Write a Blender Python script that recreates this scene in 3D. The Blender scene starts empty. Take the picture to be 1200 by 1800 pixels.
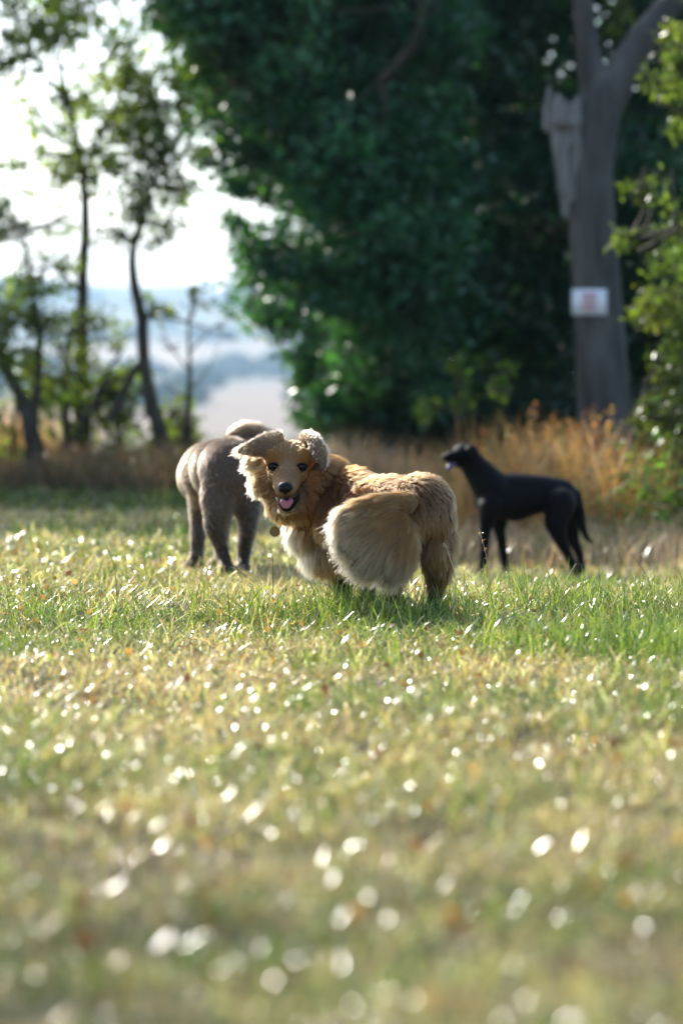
import bpy, math, random
import numpy as np
from mathutils import Vector, kdtree
rng = np.random.default_rng(7); random.seed(7)
S = bpy.context.scene; COL = S.collection

# ------------------------------------------------------------------ camera, sky, sun, exposure
FPX = 4250.0                      # focal length in pixels of the 1200x1800 photograph (85 mm, portrait)
PITCH = math.atan(300/FPX)        # camera looks slightly downhill
CAMZ = 0.65
cam = bpy.data.cameras.new('camera'); camo = bpy.data.objects.new('camera', cam); COL.objects.link(camo)
camo.location = (0, 0, CAMZ); camo.rotation_euler = (math.pi/2 - PITCH, 0, 0)
cam.lens = 85; cam.sensor_width = 36; cam.sensor_fit = 'AUTO'; cam.clip_start = 0.05; cam.clip_end = 20000
cam.dof.use_dof = True; cam.dof.focus_distance = 7.98; cam.dof.aperture_fstop = 1.85
S.camera = camo
SUN_AZ = math.radians(-38); SUN_EL = math.radians(31)      # behind the dogs, to the left
W = bpy.data.worlds.new('World'); S.world = W; W.use_nodes = True
nt = W.node_tree; sky = nt.nodes.new('ShaderNodeTexSky'); sky.sky_type = 'NISHITA'; sky.sun_disc = False
sky.sun_elevation = SUN_EL; sky.sun_rotation = SUN_AZ; sky.dust_density = 1.5
nt.links.new(sky.outputs[0], nt.nodes['Background'].inputs[0]); nt.nodes['Background'].inputs[1].default_value = 0.15
sl = bpy.data.lights.new('sun', 'SUN'); sl.energy = 4.3; sl.angle = math.radians(0.55); sl.color = (1, 0.95, 0.87)
so = bpy.data.objects.new('sun', sl); COL.objects.link(so)
sd = Vector((math.sin(SUN_AZ)*math.cos(SUN_EL), math.cos(SUN_AZ)*math.cos(SUN_EL), math.sin(SUN_EL)))
so.rotation_euler = sd.to_track_quat('Z', 'Y').to_euler(); so.location = sd*60
S.view_settings.view_transform = 'Standard'; S.view_settings.look = 'None'
S.view_settings.exposure = 1.22; S.view_settings.gamma = 1
S.cycles.max_bounces = 8; S.cycles.diffuse_bounces = 3; S.cycles.glossy_bounces = 3; S.cycles.transmission_bounces = 5
S.cycles.transparent_max_bounces = 8; S.cycles.volume_bounces = 0; S.cycles.sample_clamp_indirect = 6
S.cycles.use_denoising = True
S.cycles_curves.shape = 'RIBBONS' if hasattr(S, 'cycles_curves') else None

# ------------------------------------------------------------------ helpers
cp, sp_ = math.cos(PITCH), math.sin(PITCH)
def P(px, py, Y):
    """world point seen at pixel (px, py) of the photograph at distance Y along the ground axis"""
    px = np.asarray(px, float); py = np.asarray(py, float); Y = np.asarray(Y, float)
    a = (px-600)/FPX; b = (900-py)/FPX
    dy = cp + b*sp_; dz = -sp_ + b*cp
    return np.stack([a/dy*Y, Y+0*a, CAMZ + dz/dy*Y], -1)
def ppm(Y): return FPX/Y          # photo pixels per metre at distance Y
def sstep(a, b, x):
    t = np.clip((x-a)/(b-a), 0, 1); return t*t*(3-2*t)
def wob(x, y, s, k=0):
    return (np.sin(x*1.7*s+k)+np.sin(y*1.3*s+2.1*k+1)+np.sin((x+y)*0.9*s+k*3+2)+np.sin((x-1.6*y)*1.1*s+k+4))/4
def ground_z(x, y):
    x = np.asarray(x, float); y = np.asarray(y, float)
    z = -0.033*np.minimum(y, 34)
    z = z - 0.19*sstep(-0.2, 0.9, x)*sstep(8.6, 12.5, y)
    z = z + 0.016*wob(x, y, 2.3)*sstep(1, 3, y) + 0.012*wob(x, y, 5.1, 2)
    far = np.maximum(y-34, 0)
    z = z - 27*sstep(0, 420, far) - 0.05*np.minimum(far, 30)*0.6
    hill = sstep(1700, 5200, y)*(150 + 22*np.sin(x/430+1.1) + 16*np.sin(x/190+y/900) + 9*np.sin(x/90+3))
    hill2 = sstep(900, 1500, y)*(1-sstep(1500, 2300, y))*7*np.sin(x/140+0.6)
    return z + hill + hill2

def link(o, parent=None):
    COL.objects.link(o)
    if parent is not None:
        o.parent = parent
    return o
def tag(o, label=None, cat=None, group=None, kind=None):
    if label: o['label'] = label
    if cat: o['category'] = cat
    if group: o['group'] = group
    if kind: o['kind'] = kind
    return o
def mesh_np(name, V, F, mat, cols=None, parent=None, smooth=False, origin=None, mats=None):
    V = np.asarray(V, np.float32); F = np.asarray(F, np.int32)
    if origin is not None: V = V - np.asarray(origin, np.float32)
    me = bpy.data.meshes.new(name); k = F.shape[1]; nf = len(F)
    me.vertices.add(len(V)); me.vertices.foreach_set('co', V.ravel())
    me.loops.add(nf*k); me.loops.foreach_set('vertex_index', F.ravel())
    me.polygons.add(nf); me.polygons.foreach_set('loop_start', np.arange(0, nf*k, k, dtype=np.int32))
    me.polygons.foreach_set('loop_total', np.full(nf, k, np.int32))
    if smooth: me.polygons.foreach_set('use_smooth', np.ones(nf, bool))
    me.update(calc_edges=True)
    if cols is not None:
        c = np.ones((len(V), 4), np.float32); c[:, :3] = cols
        a = me.attributes.new('col', 'FLOAT_COLOR', 'POINT'); a.data.foreach_set('color', c.ravel())
    me.materials.append(mat)
    o = bpy.data.objects.new(name, me)
    if parent is None and origin is not None: o.location = origin
    link(o, parent); return o
def empty(name, loc):
    o = bpy.data.objects.new(name, None); o.location = loc; o.empty_display_size = 0.1; return link(o)

def new_mat(name):
    m = bpy.data.materials.new(name); m.use_nodes = True; n = m.node_tree; n.nodes.clear()
    out = n.nodes.new('ShaderNodeOutputMaterial'); return m, n, out
def N(n, t, **kw):
    x = n.nodes.new(t)
    for k, v in kw.items():
        if k.startswith('i_'): x.inputs[k[2:].replace('_', ' ')].default_value = v
        else: setattr(x, k, v)
    return x
def leaf_mat(name, trans=0.45, rough=0.3, spec=0.5, tint=(1.0, 1.15, 0.45)):
    """thin leaf or blade: coloured by its own attribute, lets light through, glossy skin"""
    m, n, out = new_mat(name); L = n.links.new
    at = N(n, 'ShaderNodeAttribute', attribute_name='col')
    pr = N(n, 'ShaderNodeBsdfPrincipled', i_Roughness=rough); pr.inputs['Specular IOR Level'].default_value = spec
    L(at.outputs['Color'], pr.inputs['Base Color'])
    mul = N(n, 'ShaderNodeMix', data_type='RGBA', blend_type='MULTIPLY'); mul.inputs['Factor'].default_value = 1
    L(at.outputs['Color'], mul.inputs['A']); mul.inputs['B'].default_value = (*[t*1.5 for t in tint], 1)
    tr = N(n, 'ShaderNodeBsdfTranslucent'); L(mul.outputs['Result'], tr.inputs['Color'])
    mx = N(n, 'ShaderNodeMixShader'); mx.inputs[0].default_value = trans
    L(pr.outputs[0], mx.inputs[1]); L(tr.outputs[0], mx.inputs[2]); L(mx.outputs[0], out.inputs[0]); return m
def plain_mat(name, col, rough=0.6, spec=0.4, noise=0.0, nscale=20, col2=None, bump=0, bscale=60, coat=0, stretch=None):
    m, n, out = new_mat(name); L = n.links.new
    pr = N(n, 'ShaderNodeBsdfPrincipled', i_Roughness=rough); pr.inputs['Specular IOR Level'].default_value = spec
    pr.inputs['Coat Weight'].default_value = coat
    tc = N(n, 'ShaderNodeTexCoord'); src = tc.outputs['Object']
    if stretch:
        mp = N(n, 'ShaderNodeMapping'); mp.inputs['Scale'].default_value = stretch; L(src, mp.inputs[0]); src = mp.outputs[0]
    if col2 is not None:
        nz = N(n, 'ShaderNodeTexNoise', i_Scale=nscale, i_Detail=6.0); L(src, nz.inputs['Vector'])
        cr = N(n, 'ShaderNodeValToRGB'); cr.color_ramp.elements[0].position = 0.35; cr.color_ramp.elements[1].position = 0.65
        cr.color_ramp.elements[0].color = (*col, 1); cr.color_ramp.elements[1].color = (*col2, 1)
        L(nz.outputs[0], cr.inputs[0]); L(cr.outputs[0], pr.inputs['Base Color'])
    else: pr.inputs['Base Color'].default_value = (*col, 1)
    if bump:
        nb = N(n, 'ShaderNodeTexNoise', i_Scale=bscale, i_Detail=5.0); L(src, nb.inputs['Vector'])
        b = N(n, 'ShaderNodeBump', i_Strength=bump, i_Distance=0.02); L(nb.outputs[0], b.inputs['Height']); L(b.outputs[0], pr.inputs['Normal'])
    L(pr.outputs[0], out.inputs[0]); return m
def hair_mat(name, rough=0.35, radial=0.35):
    m, n, out = new_mat(name)
    at = N(n, 'ShaderNodeAttribute', attribute_name='col')
    h = N(n, 'ShaderNodeBsdfHairPrincipled'); h.model = 'CHIANG'; h.parametrization = 'COLOR'
    h.inputs['Roughness'].default_value = rough; h.inputs['Radial Roughness'].default_value = radial
    h.inputs['Random Roughness'].default_value = 0.2
    n.links.new(at.outputs['Color'], h.inputs['Color']); n.links.new(h.outputs[0], out.inputs[0]); return m

M_GRASS = leaf_mat('grass_blade', 0.42, 0.19, 0.55, (1.0, 1.08, 0.55))
M_STRAW = leaf_mat('dry_blade', 0.35, 0.3, 0.55, (1.05, 0.95, 0.75))
M_LEAF = leaf_mat('tree_leaf', 0.42, 0.33, 0.45, (1.1, 1.25, 0.35))
M_THIN = leaf_mat('thin_leaf', 0.58, 0.35, 0.4, (1.5, 1.6, 0.5))
M_WEED = leaf_mat('weed_leaf', 0.4, 0.45, 0.3, (1.1, 0.95, 0.6))
M_BARK = plain_mat('bark', (0.038, 0.037, 0.035), 0.85, 0.2, col2=(0.105, 0.102, 0.096), nscale=5, bump=1.0, bscale=22, stretch=(1, 1, 0.25))
M_BARKD = plain_mat('dark_bark', (0.035, 0.03, 0.024), 0.85, 0.2, col2=(0.075, 0.065, 0.05), nscale=9, bump=0.6, bscale=30, stretch=(1, 1, 0.3))
M_WOOD = plain_mat('bare_wood', (0.11, 0.105, 0.1), 0.8, 0.2, col2=(0.24, 0.23, 0.215), nscale=14, bump=0.6, bscale=40, stretch=(1, 1, 0.15))

# ------------------------------------------------------------------ ground sheet with far fields
def build_ground():
    ys = np.concatenate([np.linspace(-6, 16, 110), np.linspace(16.4, 40, 50), np.geomspace(42, 7500, 90)])
    us = np.linspace(-1, 1, 121)
    X = us[None, :]*(4 + 0.55*np.maximum(ys, 0))[:, None]; Yg = np.repeat(ys[:, None], len(us), 1)
    V = np.stack([X, Yg, ground_z(X, Yg)], -1).reshape(-1, 3)
    nr, nc = X.shape; i = np.arange(nr-1)[:, None]*nc + np.arange(nc-1)[None, :]
    F = np.stack([i, i+1, i+1+nc, i+nc], -1).reshape(-1, 4)
    m, n, out = new_mat('ground_soil_and_fields'); L = n.links.new
    geo = N(n, 'ShaderNodeNewGeometry'); sep = N(n, 'ShaderNodeSeparateXYZ'); L(geo.outputs['Position'], sep.inputs[0])
    n1 = N(n, 'ShaderNodeTexNoise', i_Scale=3.0, i_Detail=8.0); L(geo.outputs['Position'], n1.inputs['Vector'])
    r1 = N(n, 'ShaderNodeValToRGB'); e = r1.color_ramp.elements
    e[0].position = .35; e[0].color = (.05, .036, .022, 1); e[1].position = .65; e[1].color = (.12, .09, .045, 1)
    x = e.new(.5); x.color = (.07, .07, .03, 1); L(n1.outputs[0], r1.inputs[0])
    mp = N(n, 'ShaderNodeMapping'); mp.inputs['Scale'].default_value = (0.0042, 0.0022, 0); L(geo.outputs['Position'], mp.inputs[0])
    vo = N(n, 'ShaderNodeTexVoronoi', i_Scale=1.0); L(mp.outputs[0], vo.inputs['Vector'])
    s2 = N(n, 'ShaderNodeSeparateColor'); L(vo.outputs['Color'], s2.inputs[0])
    r2 = N(n, 'ShaderNodeValToRGB'); r2.color_ramp.interpolation = 'CONSTANT'; e = r2.color_ramp.elements
    e[0].position = 0; e[0].color = (.2, .165, .125, 1); e[1].position = .3; e[1].color = (.09, .12, .06, 1)
    for p_, c in ((.45, (.15, .14, .1)), (.6, (.03, .05, .03)), (.72, (.25, .2, .15)), (.88, (.06, .085, .045))):
        x = e.new(p_); x.color = (*c, 1)
    L(s2.outputs[0], r2.inputs[0])
    wv = N(n, 'ShaderNodeTexNoise', i_Scale=0.004, i_Detail=3.0); L(geo.outputs['Position'], wv.inputs['Vector'])
    yy = N(n, 'ShaderNodeMath', operation='MULTIPLY_ADD'); L(wv.outputs[0], yy.inputs[0]); yy.inputs[1].default_value = 260; L(sep.outputs['Y'], yy.inputs[2])
    yb = N(n, 'ShaderNodeMapRange'); yb.inputs['From Min'].default_value = 130; yb.inputs['From Max'].default_value = 6130; L(yy.outputs[0], yb.inputs[0])
    r3 = N(n, 'ShaderNodeValToRGB'); r3.color_ramp.interpolation = 'CONSTANT'; e = r3.color_ramp.elements
    e[0].position = 0; e[0].color = (.26, .2, .155, 1); e[1].position = .3; e[1].color = (.035, .05, .035, 1)
    for p_, c in ((.35, (.42, .32, .23)), (.43, (.06, .08, .05)), (.47, (.2, .2, .13)), (.53, (.045, .065, .045)), (.68, (.12, .13, .08)), (.75, (.04, .06, .045))):
        x = e.new(p_); x.color = (*c, 1)
    L(yb.outputs[0], r3.inputs[0])
    mf = N(n, 'ShaderNodeMix', data_type='RGBA'); mf.inputs['Factor'].default_value = .35; L(r3.outputs[0], mf.inputs['A']); L(r2.outputs[0], mf.inputs['B'])
    mr = N(n, 'ShaderNodeMapRange'); mr.inputs['From Min'].default_value = 60; mr.inputs['From Max'].default_value = 200
    L(sep.outputs['Y'], mr.inputs[0])
    mx = N(n, 'ShaderNodeMix', data_type='RGBA'); L(mr.outputs[0], mx.inputs['Factor']); L(r1.outputs[0], mx.inputs['A']); L(mf.outputs['Result'], mx.inputs['B'])
    pr = N(n, 'ShaderNodeBsdfPrincipled', i_Roughness=0.95); pr.inputs['Specular IOR Level'].default_value = 0.1
    L(mx.outputs['Result'], pr.inputs['Base Color'])
    nb = N(n, 'ShaderNodeTexNoise', i_Scale=40.0, i_Detail=6.0); L(geo.outputs['Position'], nb.inputs['Vector'])
    b = N(n, 'ShaderNodeBump', i_Strength=0.8, i_Distance=0.03); L(nb.outputs[0], b.inputs['Height']); L(b.outputs[0], pr.inputs['Normal'])
    L(pr.outputs[0], out.inputs[0])
    o = mesh_np('ground', V, F, m, smooth=True); tag(o, kind='structure', label='gently sloping meadow ground running down to a hazy valley')
build_ground()

# haze: even pale air between the meadow and the far hills
def build_haze():
    x, y0, y1, z0, z1 = 4400, -20, 7600, -60, 260
    V = [(-x, y0, z0), (x, y0, z0), (x, y1, z0), (-x, y1, z0), (-x, y0, z1), (x, y0, z1), (x, y1, z1), (-x, y1, z1)]
    F = [(0, 3, 2, 1), (4, 5, 6, 7), (0, 1, 5, 4), (1, 2, 6, 5), (2, 3, 7, 6), (3, 0, 4, 7)]
    m, n, out = new_mat('haze_air'); v = N(n, 'ShaderNodeVolumePrincipled')
    v.inputs['Color'].default_value = (.5, .74, 1, 1); v.inputs['Density'].default_value = 0.00017; v.inputs['Anisotropy'].default_value = 0.3
    n.links.new(v.outputs[0], out.inputs['Volume'])
    o = mesh_np('haze', V, F, m); tag(o, 'thin pale blue haze over the valley', 'haze', kind='stuff')
build_haze()

# ------------------------------------------------------------------ generic builders
def tube(pts, rad, sides=8):
    pts = np.asarray(pts, float); rad = np.asarray(rad, float); n = len(pts)
    tg = np.gradient(pts, axis=0); tg /= np.linalg.norm(tg, axis=1)[:, None]+1e-9
    up = np.array([0.31, 0.93, 0.17]); a = np.cross(tg, up); a /= np.linalg.norm(a, axis=1)[:, None]+1e-9; b = np.cross(tg, a)
    th = np.linspace(0, 2*np.pi, sides, endpoint=False)
    V = pts[:, None]+rad[:, None, None]*(np.cos(th)[None, :, None]*a[:, None]+np.sin(th)[None, :, None]*b[:, None])
    V = V.reshape(-1, 3); F = []
    for i in range(n-1):
        for j in range(sides):
            k = (j+1) % sides; F.append((i*sides+j, i*sides+k, (i+1)*sides+k, (i+1)*sides+j))
    V = np.vstack([V, pts[:1], pts[-1:]]); c0, c1 = len(V)-2, len(V)-1
    for j in range(sides):
        k = (j+1) % sides; F.append((c0, k, j, j)); F.append((c1, (n-1)*sides+j, (n-1)*sides+k, (n-1)*sides+k))
    return V, F
def spline(pts, m):
    pts = np.asarray(pts, float); n = len(pts); t = np.linspace(0, n-1, m); i = np.clip(t.astype(int), 0, n-2); f = (t-i)[:, None]
    g = lambda k: pts[np.clip(k, 0, n-1)]
    p0, p1, p2, p3 = g(i-1), g(i), g(i+1), g(i+2)
    return 0.5*((2*p1)+(p2-p0)*f+(2*p0-5*p1+4*p2-p3)*f**2+(3*p1-p0-3*p2+p3)*f**3)
class Mesh:
    def __init__(s): s.V = []; s.F = []; s.n = 0
    def add(s, V, F):
        s.V.append(np.asarray(V, float)); s.F += [tuple(int(i)+s.n for i in f) for f in F]; s.n += len(V)
    def build(s, name, mat, parent=None, origin=None, smooth=True):
        V = np.vstack(s.V)
        if origin is not None: V = V-np.asarray(origin)
        me = bpy.data.meshes.new(name)
        me.from_pydata(V.tolist(), [], [tuple(dict.fromkeys(f)) for f in s.F]); me.update()
        if smooth: me.polygons.foreach_set('use_smooth', np.ones(len(me.polygons), bool))
        me.materials.append(mat); o = bpy.data.objects.new(name, me)
        if parent is None and origin is not None: o.location = origin
        link(o, parent); return o
def _ico():
    import bmesh
    bm = bmesh.new(); bmesh.ops.create_icosphere(bm, subdivisions=3, radius=1)
    V = np.array([v.co[:] for v in bm.verts]); F = np.array([[v.index for v in f.verts] for f in bm.faces]); bm.free(); return V, F
ICO_V, ICO_F = _ico()
def remesh(prims, voxel, smooth_it=6, smooth_f=0.5):
    """prims: list of (center, radii3 or r, R or None) blended into one continuous skin"""
    Vs, Fs, k = [], [], 0
    for c, r, R in prims:
        v = ICO_V*np.asarray(r, float)
        if R is not None: v = v @ np.asarray(R).T
        Vs.append(v+np.asarray(c)); Fs.append(ICO_F+k); k += len(ICO_V)
    me = bpy.data.meshes.new('tmp'); V = np.vstack(Vs); F = np.vstack(Fs)
    me.from_pydata(V.tolist(), [], F.tolist()); o = bpy.data.objects.new('tmp', me); COL.objects.link(o)
    m = o.modifiers.new('r', 'REMESH'); m.mode = 'VOXEL'; m.voxel_size = voxel; m.use_smooth_shade = True
    s = o.modifiers.new('s', 'SMOOTH'); s.iterations = smooth_it; s.factor = smooth_f
    dg = bpy.context.evaluated_depsgraph_get(); ev = o.evaluated_get(dg)
    out = bpy.data.meshes.new_from_object(ev); bpy.data.objects.remove(o); bpy.data.meshes.remove(me)
    return out
def chain(pts, step=0.3):
    """pts: list of (center3, radius or radii3); fills the gaps with interpolated balls"""
    out = []
    for (a, ra), (b, rb) in zip(pts[:-1], pts[1:]):
        a, b = np.asarray(a, float), np.asarray(b, float); ra = np.ones(3)*ra; rb = np.ones(3)*rb
        n = max(1, int(np.ceil(np.linalg.norm(b-a)/(step*min(ra.min(), rb.min())+1e-6))))
        n = min(n, 14)
        for i in range(n):
            t = i/n; out.append((a+(b-a)*t, ra+(rb-ra)*t, None))
    out.append((np.asarray(pts[-1][0], float), np.ones(3)*pts[-1][1], None)); return out

def blades(root, h, w, az, th0, th1, roll, col, tipcol=None, seg=3):
    """flat tapering grass blades; th0/th1 lean from vertical at the root and its growth to the tip"""
    n = len(root); ts = np.linspace(0, 1, seg+1)
    d = np.stack([np.cos(az), np.sin(az), 0*az], -1); side = np.stack([-np.sin(az), np.cos(az), 0*az], -1)
    pts = [root]; cur = root.copy()
    for i in range(seg):
        th = th0+th1*(i+0.5)/seg
        cur = cur + (h/seg)[:, None]*(np.sin(th)[:, None]*d+np.cos(th)[:, None]*np.array([0, 0, 1.])); pts.append(cur)
    V = []; C = []
    tipcol = col if tipcol is None else tipcol
    for i in range(seg):
        ww = w*(1.0, 0.95, 0.7, 0.5)[i if seg <= 3 else min(i, 3)]*0.5
        th = th0+th1*i/seg; nrm = np.cos(th)[:, None]*d - np.sin(th)[:, None]*np.array([0, 0, 1.])
        rr = roll*(0.4+ts[i]); s2 = np.cos(rr)[:, None]*side+np.sin(rr)[:, None]*nrm
        V += [pts[i]-s2*ww[:, None], pts[i]+s2*ww[:, None]]
        c = col*(1-ts[i])+tipcol*ts[i]; C += [c, c]
    V.append(pts[-1]); C.append(tipcol)
    k = 2*seg+1; V = np.stack(V, 1).reshape(-1, 3); C = np.stack(C, 1).reshape(-1, 3)
    F = []
    for i in range(seg-1): F += [(2*i, 2*i+1, 2*i+3), (2*i, 2*i+3, 2*i+2)]
    F.append((2*seg-2, 2*seg-1, 2*seg))
    F = (np.arange(n)[:, None, None]*k+np.array(F)[None]).reshape(-1, 3)
    return V, F, C
def leaves(c, size, col, droop=0.4, aspect=0.55, fold=0.25, simple=False):
    """folded pointed leaves, six corners each"""
    n = len(c); d = rng.normal(size=(n, 3)); d[:, 2] -= droop; d /= np.linalg.norm(d, axis=1)[:, None]
    q = rng.normal(size=(n, 3)); q[:, 2] += 0.8; s = np.cross(d, q); s /= np.linalg.norm(s, axis=1)[:, None]+1e-9; u = np.cross(s, d)
    L = size[:, None]; w = L*aspect*0.5
    V = np.stack([c, c+d*L*.45+s*w+u*fold*w, c+d*L, c+d*L*.45-s*w+u*fold*w, c+d*L*.45-u*0.05*L], 1)
    if simple:
        F = (np.arange(n)[:, None, None]*4+np.array([(0, 1, 2), (0, 2, 3)])[None]).reshape(-1, 3); return V[:, :4].reshape(-1, 3), F, np.repeat(col, 4, 0)
    F = np.array([(0, 4, 1), (1, 4, 2), (0, 3, 4), (3, 2, 4)])
    F = (np.arange(n)[:, None, None]*5+F[None]).reshape(-1, 3); C = np.repeat(col, 5, 0)
    return V.reshape(-1, 3), F, C
def inball(n):
    v = rng.normal(size=(n, 3)); v /= np.linalg.norm(v, axis=1)[:, None]; return v*rng.random(n)[:, None]**(1/2.2)
def vary(base, n, s=0.25, hue=0.12):
    b = np.asarray(base, float)[None]*np.exp(rng.normal(0, s, (n, 1)))
    return np.clip(b*np.exp(rng.normal(0, hue, (n, 3))), 0.003, 0.9)

# ------------------------------------------------------------------ trees, shrubs and weeds
def gp(px, Y):
    """ground point under a photo column at distance Y"""
    x = (px-600)/FPX*Y/cp; return np.array([x, Y, float(ground_z(x, Y))])
def tree(name, label, cat, stems, clumps, leafcol, lsize, bark, group=None, per=260, twig=True, droop=0.4, flat=0.8, hue=0.1, val=0.28, lm=None, spread=1.0):
    """stems: lists of (px,py,Y,radius in metres); clumps: (px,py,Y,radius m, density factor)"""
    s0 = stems[0][0]; base = gp(s0[0], s0[2]); root = empty(name, base)
    tag(root, label, cat, group)
    tm = Mesh(); allp = []
    for si, st in enumerate(stems):
        pts = np.array([P(a, b, c) for a, b, c, r in st]); rad = np.array([r for *_, r in st])
        if si == 0: pts = np.vstack([[pts[0][0]+0.01, pts[0][1], base[2]-0.15], pts]); rad = np.r_[rad[0]*1.35, rad]
        m = len(pts)*5; q = spline(pts, m); rr = np.interp(np.linspace(0, 1, m), np.linspace(0, 1, len(rad)), rad)
        q[2:-1] += rng.normal(0, 0.06, (m-3, 3))*rr[2:-1, None]; allp.append(q)
        tm.add(*tube(q, rr, 9))
    tm.build('trunk', bark, root, origin=base)
    A = np.vstack(allp)
    bm_ = Mesh(); LC = []; LS = []; LK = []
    for (px, py, Y, r, dens) in clumps:
        r = r*spread; c = P(px, py, Y); n = max(6, int(per*dens))
        if twig:
            bm1 = bm_ if len(clumps) > 45 else Mesh()
            d = np.linalg.norm(A-c, axis=1)+np.maximum(0, A[:, 2]-c[2])*1.5; a = A[np.argmin(d)]
            mid = (a+c)/2+rng.normal(0, 0.12*np.linalg.norm(c-a)+1e-3, 3)
            q = spline([a, mid, c], 9); bm1.add(*tube(q, np.linspace(0.02+0.01*np.linalg.norm(c-a), 0.006, 9), 5))
            for k in range(4):
                e = c+inball(1)[0]*r*0.85; q = spline([a*0.3+c*0.7, (c+e)/2+rng.normal(0, .04, 3), e], 6); bm1.add(*tube(q, np.linspace(0.009, 0.003, 6), 4))
            if bm1 is not bm_: bm1.build('branch', bark, root, origin=base)
        k = max(2, n//26); sub = c+inball(k)*np.array([r, r, r*flat])              # sprays inside the clump
        j = rng.integers(0, k, n); pos = sub[j]+rng.normal(0, 0.17*r+0.02, (n, 3))*np.array([1, 1, .7])
        LC.append(pos); LS.append(lsize*np.exp(rng.normal(0, .25, n)))
        LK.append(vary(leafcol, 1, val, hue*0.5)*vary((1, 1, 1), n, 0.22, hue))
    if bm_.n: bm_.build('branches', bark, root, origin=base)['kind'] = 'stuff'
    c = np.vstack(LC); V, F, C = leaves(c, np.concatenate(LS), np.vstack(LK), droop, simple=len(clumps) > 45)
    mesh_np('crown', V-base, F, lm or M_LEAF, C, root)
    return root
def fillclumps(poly, Y0, Y1, n, r0, r1, d0=0.8, d1=1.2):
    """clump centres scattered inside a photo outline, over a range of distances"""
    poly = np.array(poly, float); lo, hi = poly.min(0), poly.max(0); out = []
    while len(out) < n:
        p = lo+(hi-lo)*rng.random(2); x, y = p; ins = False; j = len(poly)-1
        for i in range(len(poly)):
            xi, yi = poly[i]; xj, yj = poly[j]
            if (yi > y) != (yj > y) and x < (xj-xi)*(y-yi)/(yj-yi)+xi: ins = not ins
            j = i
        if ins: out.append((x, y, rng.uniform(Y0, Y1), rng.uniform(r0, r1), rng.uniform(d0, d1)))
    return out

# the big dark tree whose skirt of leaves hangs over the meadow
edge = [(330, -40), (345, 60), (400, 170), (455, 290), (520, 380), (480, 440), (515, 520), (580, 610), (590, 735), (760, 745), (780, -330), (330, -330)]
cl = fillclumps(edge, 23.4, 27.5, 190, 0.42, 0.75)
cl += [(345, 120, 24.5, .38, .6), (360, 200, 24.3, .34, .5), (395, 255, 24.2, .36, .5), (440, 285, 24.2, .36, .55), (330, 30, 24.6, .42, .7), (310, -60, 24.6, .5, .8),
       (430, 395, 24, .22, .3), (460, 470, 23.9, .3, .6), (420, 330, 24.1, .22, .22), (480, 545, 24, .24, .4), (528, 640, 24, .28, .5), (555, 700, 24.2, .3, .6)]
tree('dense_tree', 'huge dark leafy tree with low-hanging skirt of leaves behind the golden dog', 'tree',
     [[(690, 700, 26.5, .3), (700, 400, 26.5, .26), (730, 100, 26.5, .22), (740, -200, 26.5, .15)],
      [(715, 250, 26.4, .1), (690, 100, 25, .07), (640, -150, 24.4, .04)],
      [(668, 140, 23.7, .05), (712, 95, 23.6, .055), (738, 45, 23.6, .06), (748, -60, 23.6, .065)],
      [(700, 350, 26.4, .12), (560, 260, 25.3, .08), (430, 180, 24.6, .05)]],
     cl, (0.04, 0.112, 0.06), 0.1, M_BARKD, per=520)
# the deep shade of the wood behind the broken trunk
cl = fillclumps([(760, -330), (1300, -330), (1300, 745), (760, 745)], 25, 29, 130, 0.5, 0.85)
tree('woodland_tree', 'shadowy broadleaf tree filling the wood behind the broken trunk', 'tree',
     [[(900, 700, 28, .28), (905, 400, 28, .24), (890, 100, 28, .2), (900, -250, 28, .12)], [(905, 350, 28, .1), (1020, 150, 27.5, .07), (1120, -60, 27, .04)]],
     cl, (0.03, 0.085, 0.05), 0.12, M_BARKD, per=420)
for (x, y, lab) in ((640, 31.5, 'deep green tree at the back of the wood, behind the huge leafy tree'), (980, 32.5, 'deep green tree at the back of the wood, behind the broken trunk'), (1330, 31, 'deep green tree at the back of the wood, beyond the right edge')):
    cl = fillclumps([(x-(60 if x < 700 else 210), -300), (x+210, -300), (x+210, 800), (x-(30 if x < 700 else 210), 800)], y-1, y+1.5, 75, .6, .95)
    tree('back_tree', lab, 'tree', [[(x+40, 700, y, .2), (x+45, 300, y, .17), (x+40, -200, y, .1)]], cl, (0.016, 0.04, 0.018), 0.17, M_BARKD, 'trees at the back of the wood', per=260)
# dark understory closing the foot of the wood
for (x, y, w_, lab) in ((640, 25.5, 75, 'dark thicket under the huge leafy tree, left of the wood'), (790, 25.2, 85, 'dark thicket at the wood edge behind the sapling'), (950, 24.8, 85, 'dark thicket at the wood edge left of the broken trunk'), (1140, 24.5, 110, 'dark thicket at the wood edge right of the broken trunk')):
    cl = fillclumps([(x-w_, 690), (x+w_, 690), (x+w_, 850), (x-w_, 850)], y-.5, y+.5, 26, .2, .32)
    tree('thicket', lab, 'bush', [[(x, 840, y, .03), (x+5, 760, y, .02), (x-5, 700, y, .008)], [(x, 830, y, .02), (x-w_*.6, 740, y, .008)], [(x, 830, y, .02), (x+w_*.6, 740, y, .008)]], cl, (0.028, 0.07, 0.04), .09, M_BARKD, 'thickets at the wood edge', per=130, spread=1.15)
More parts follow.
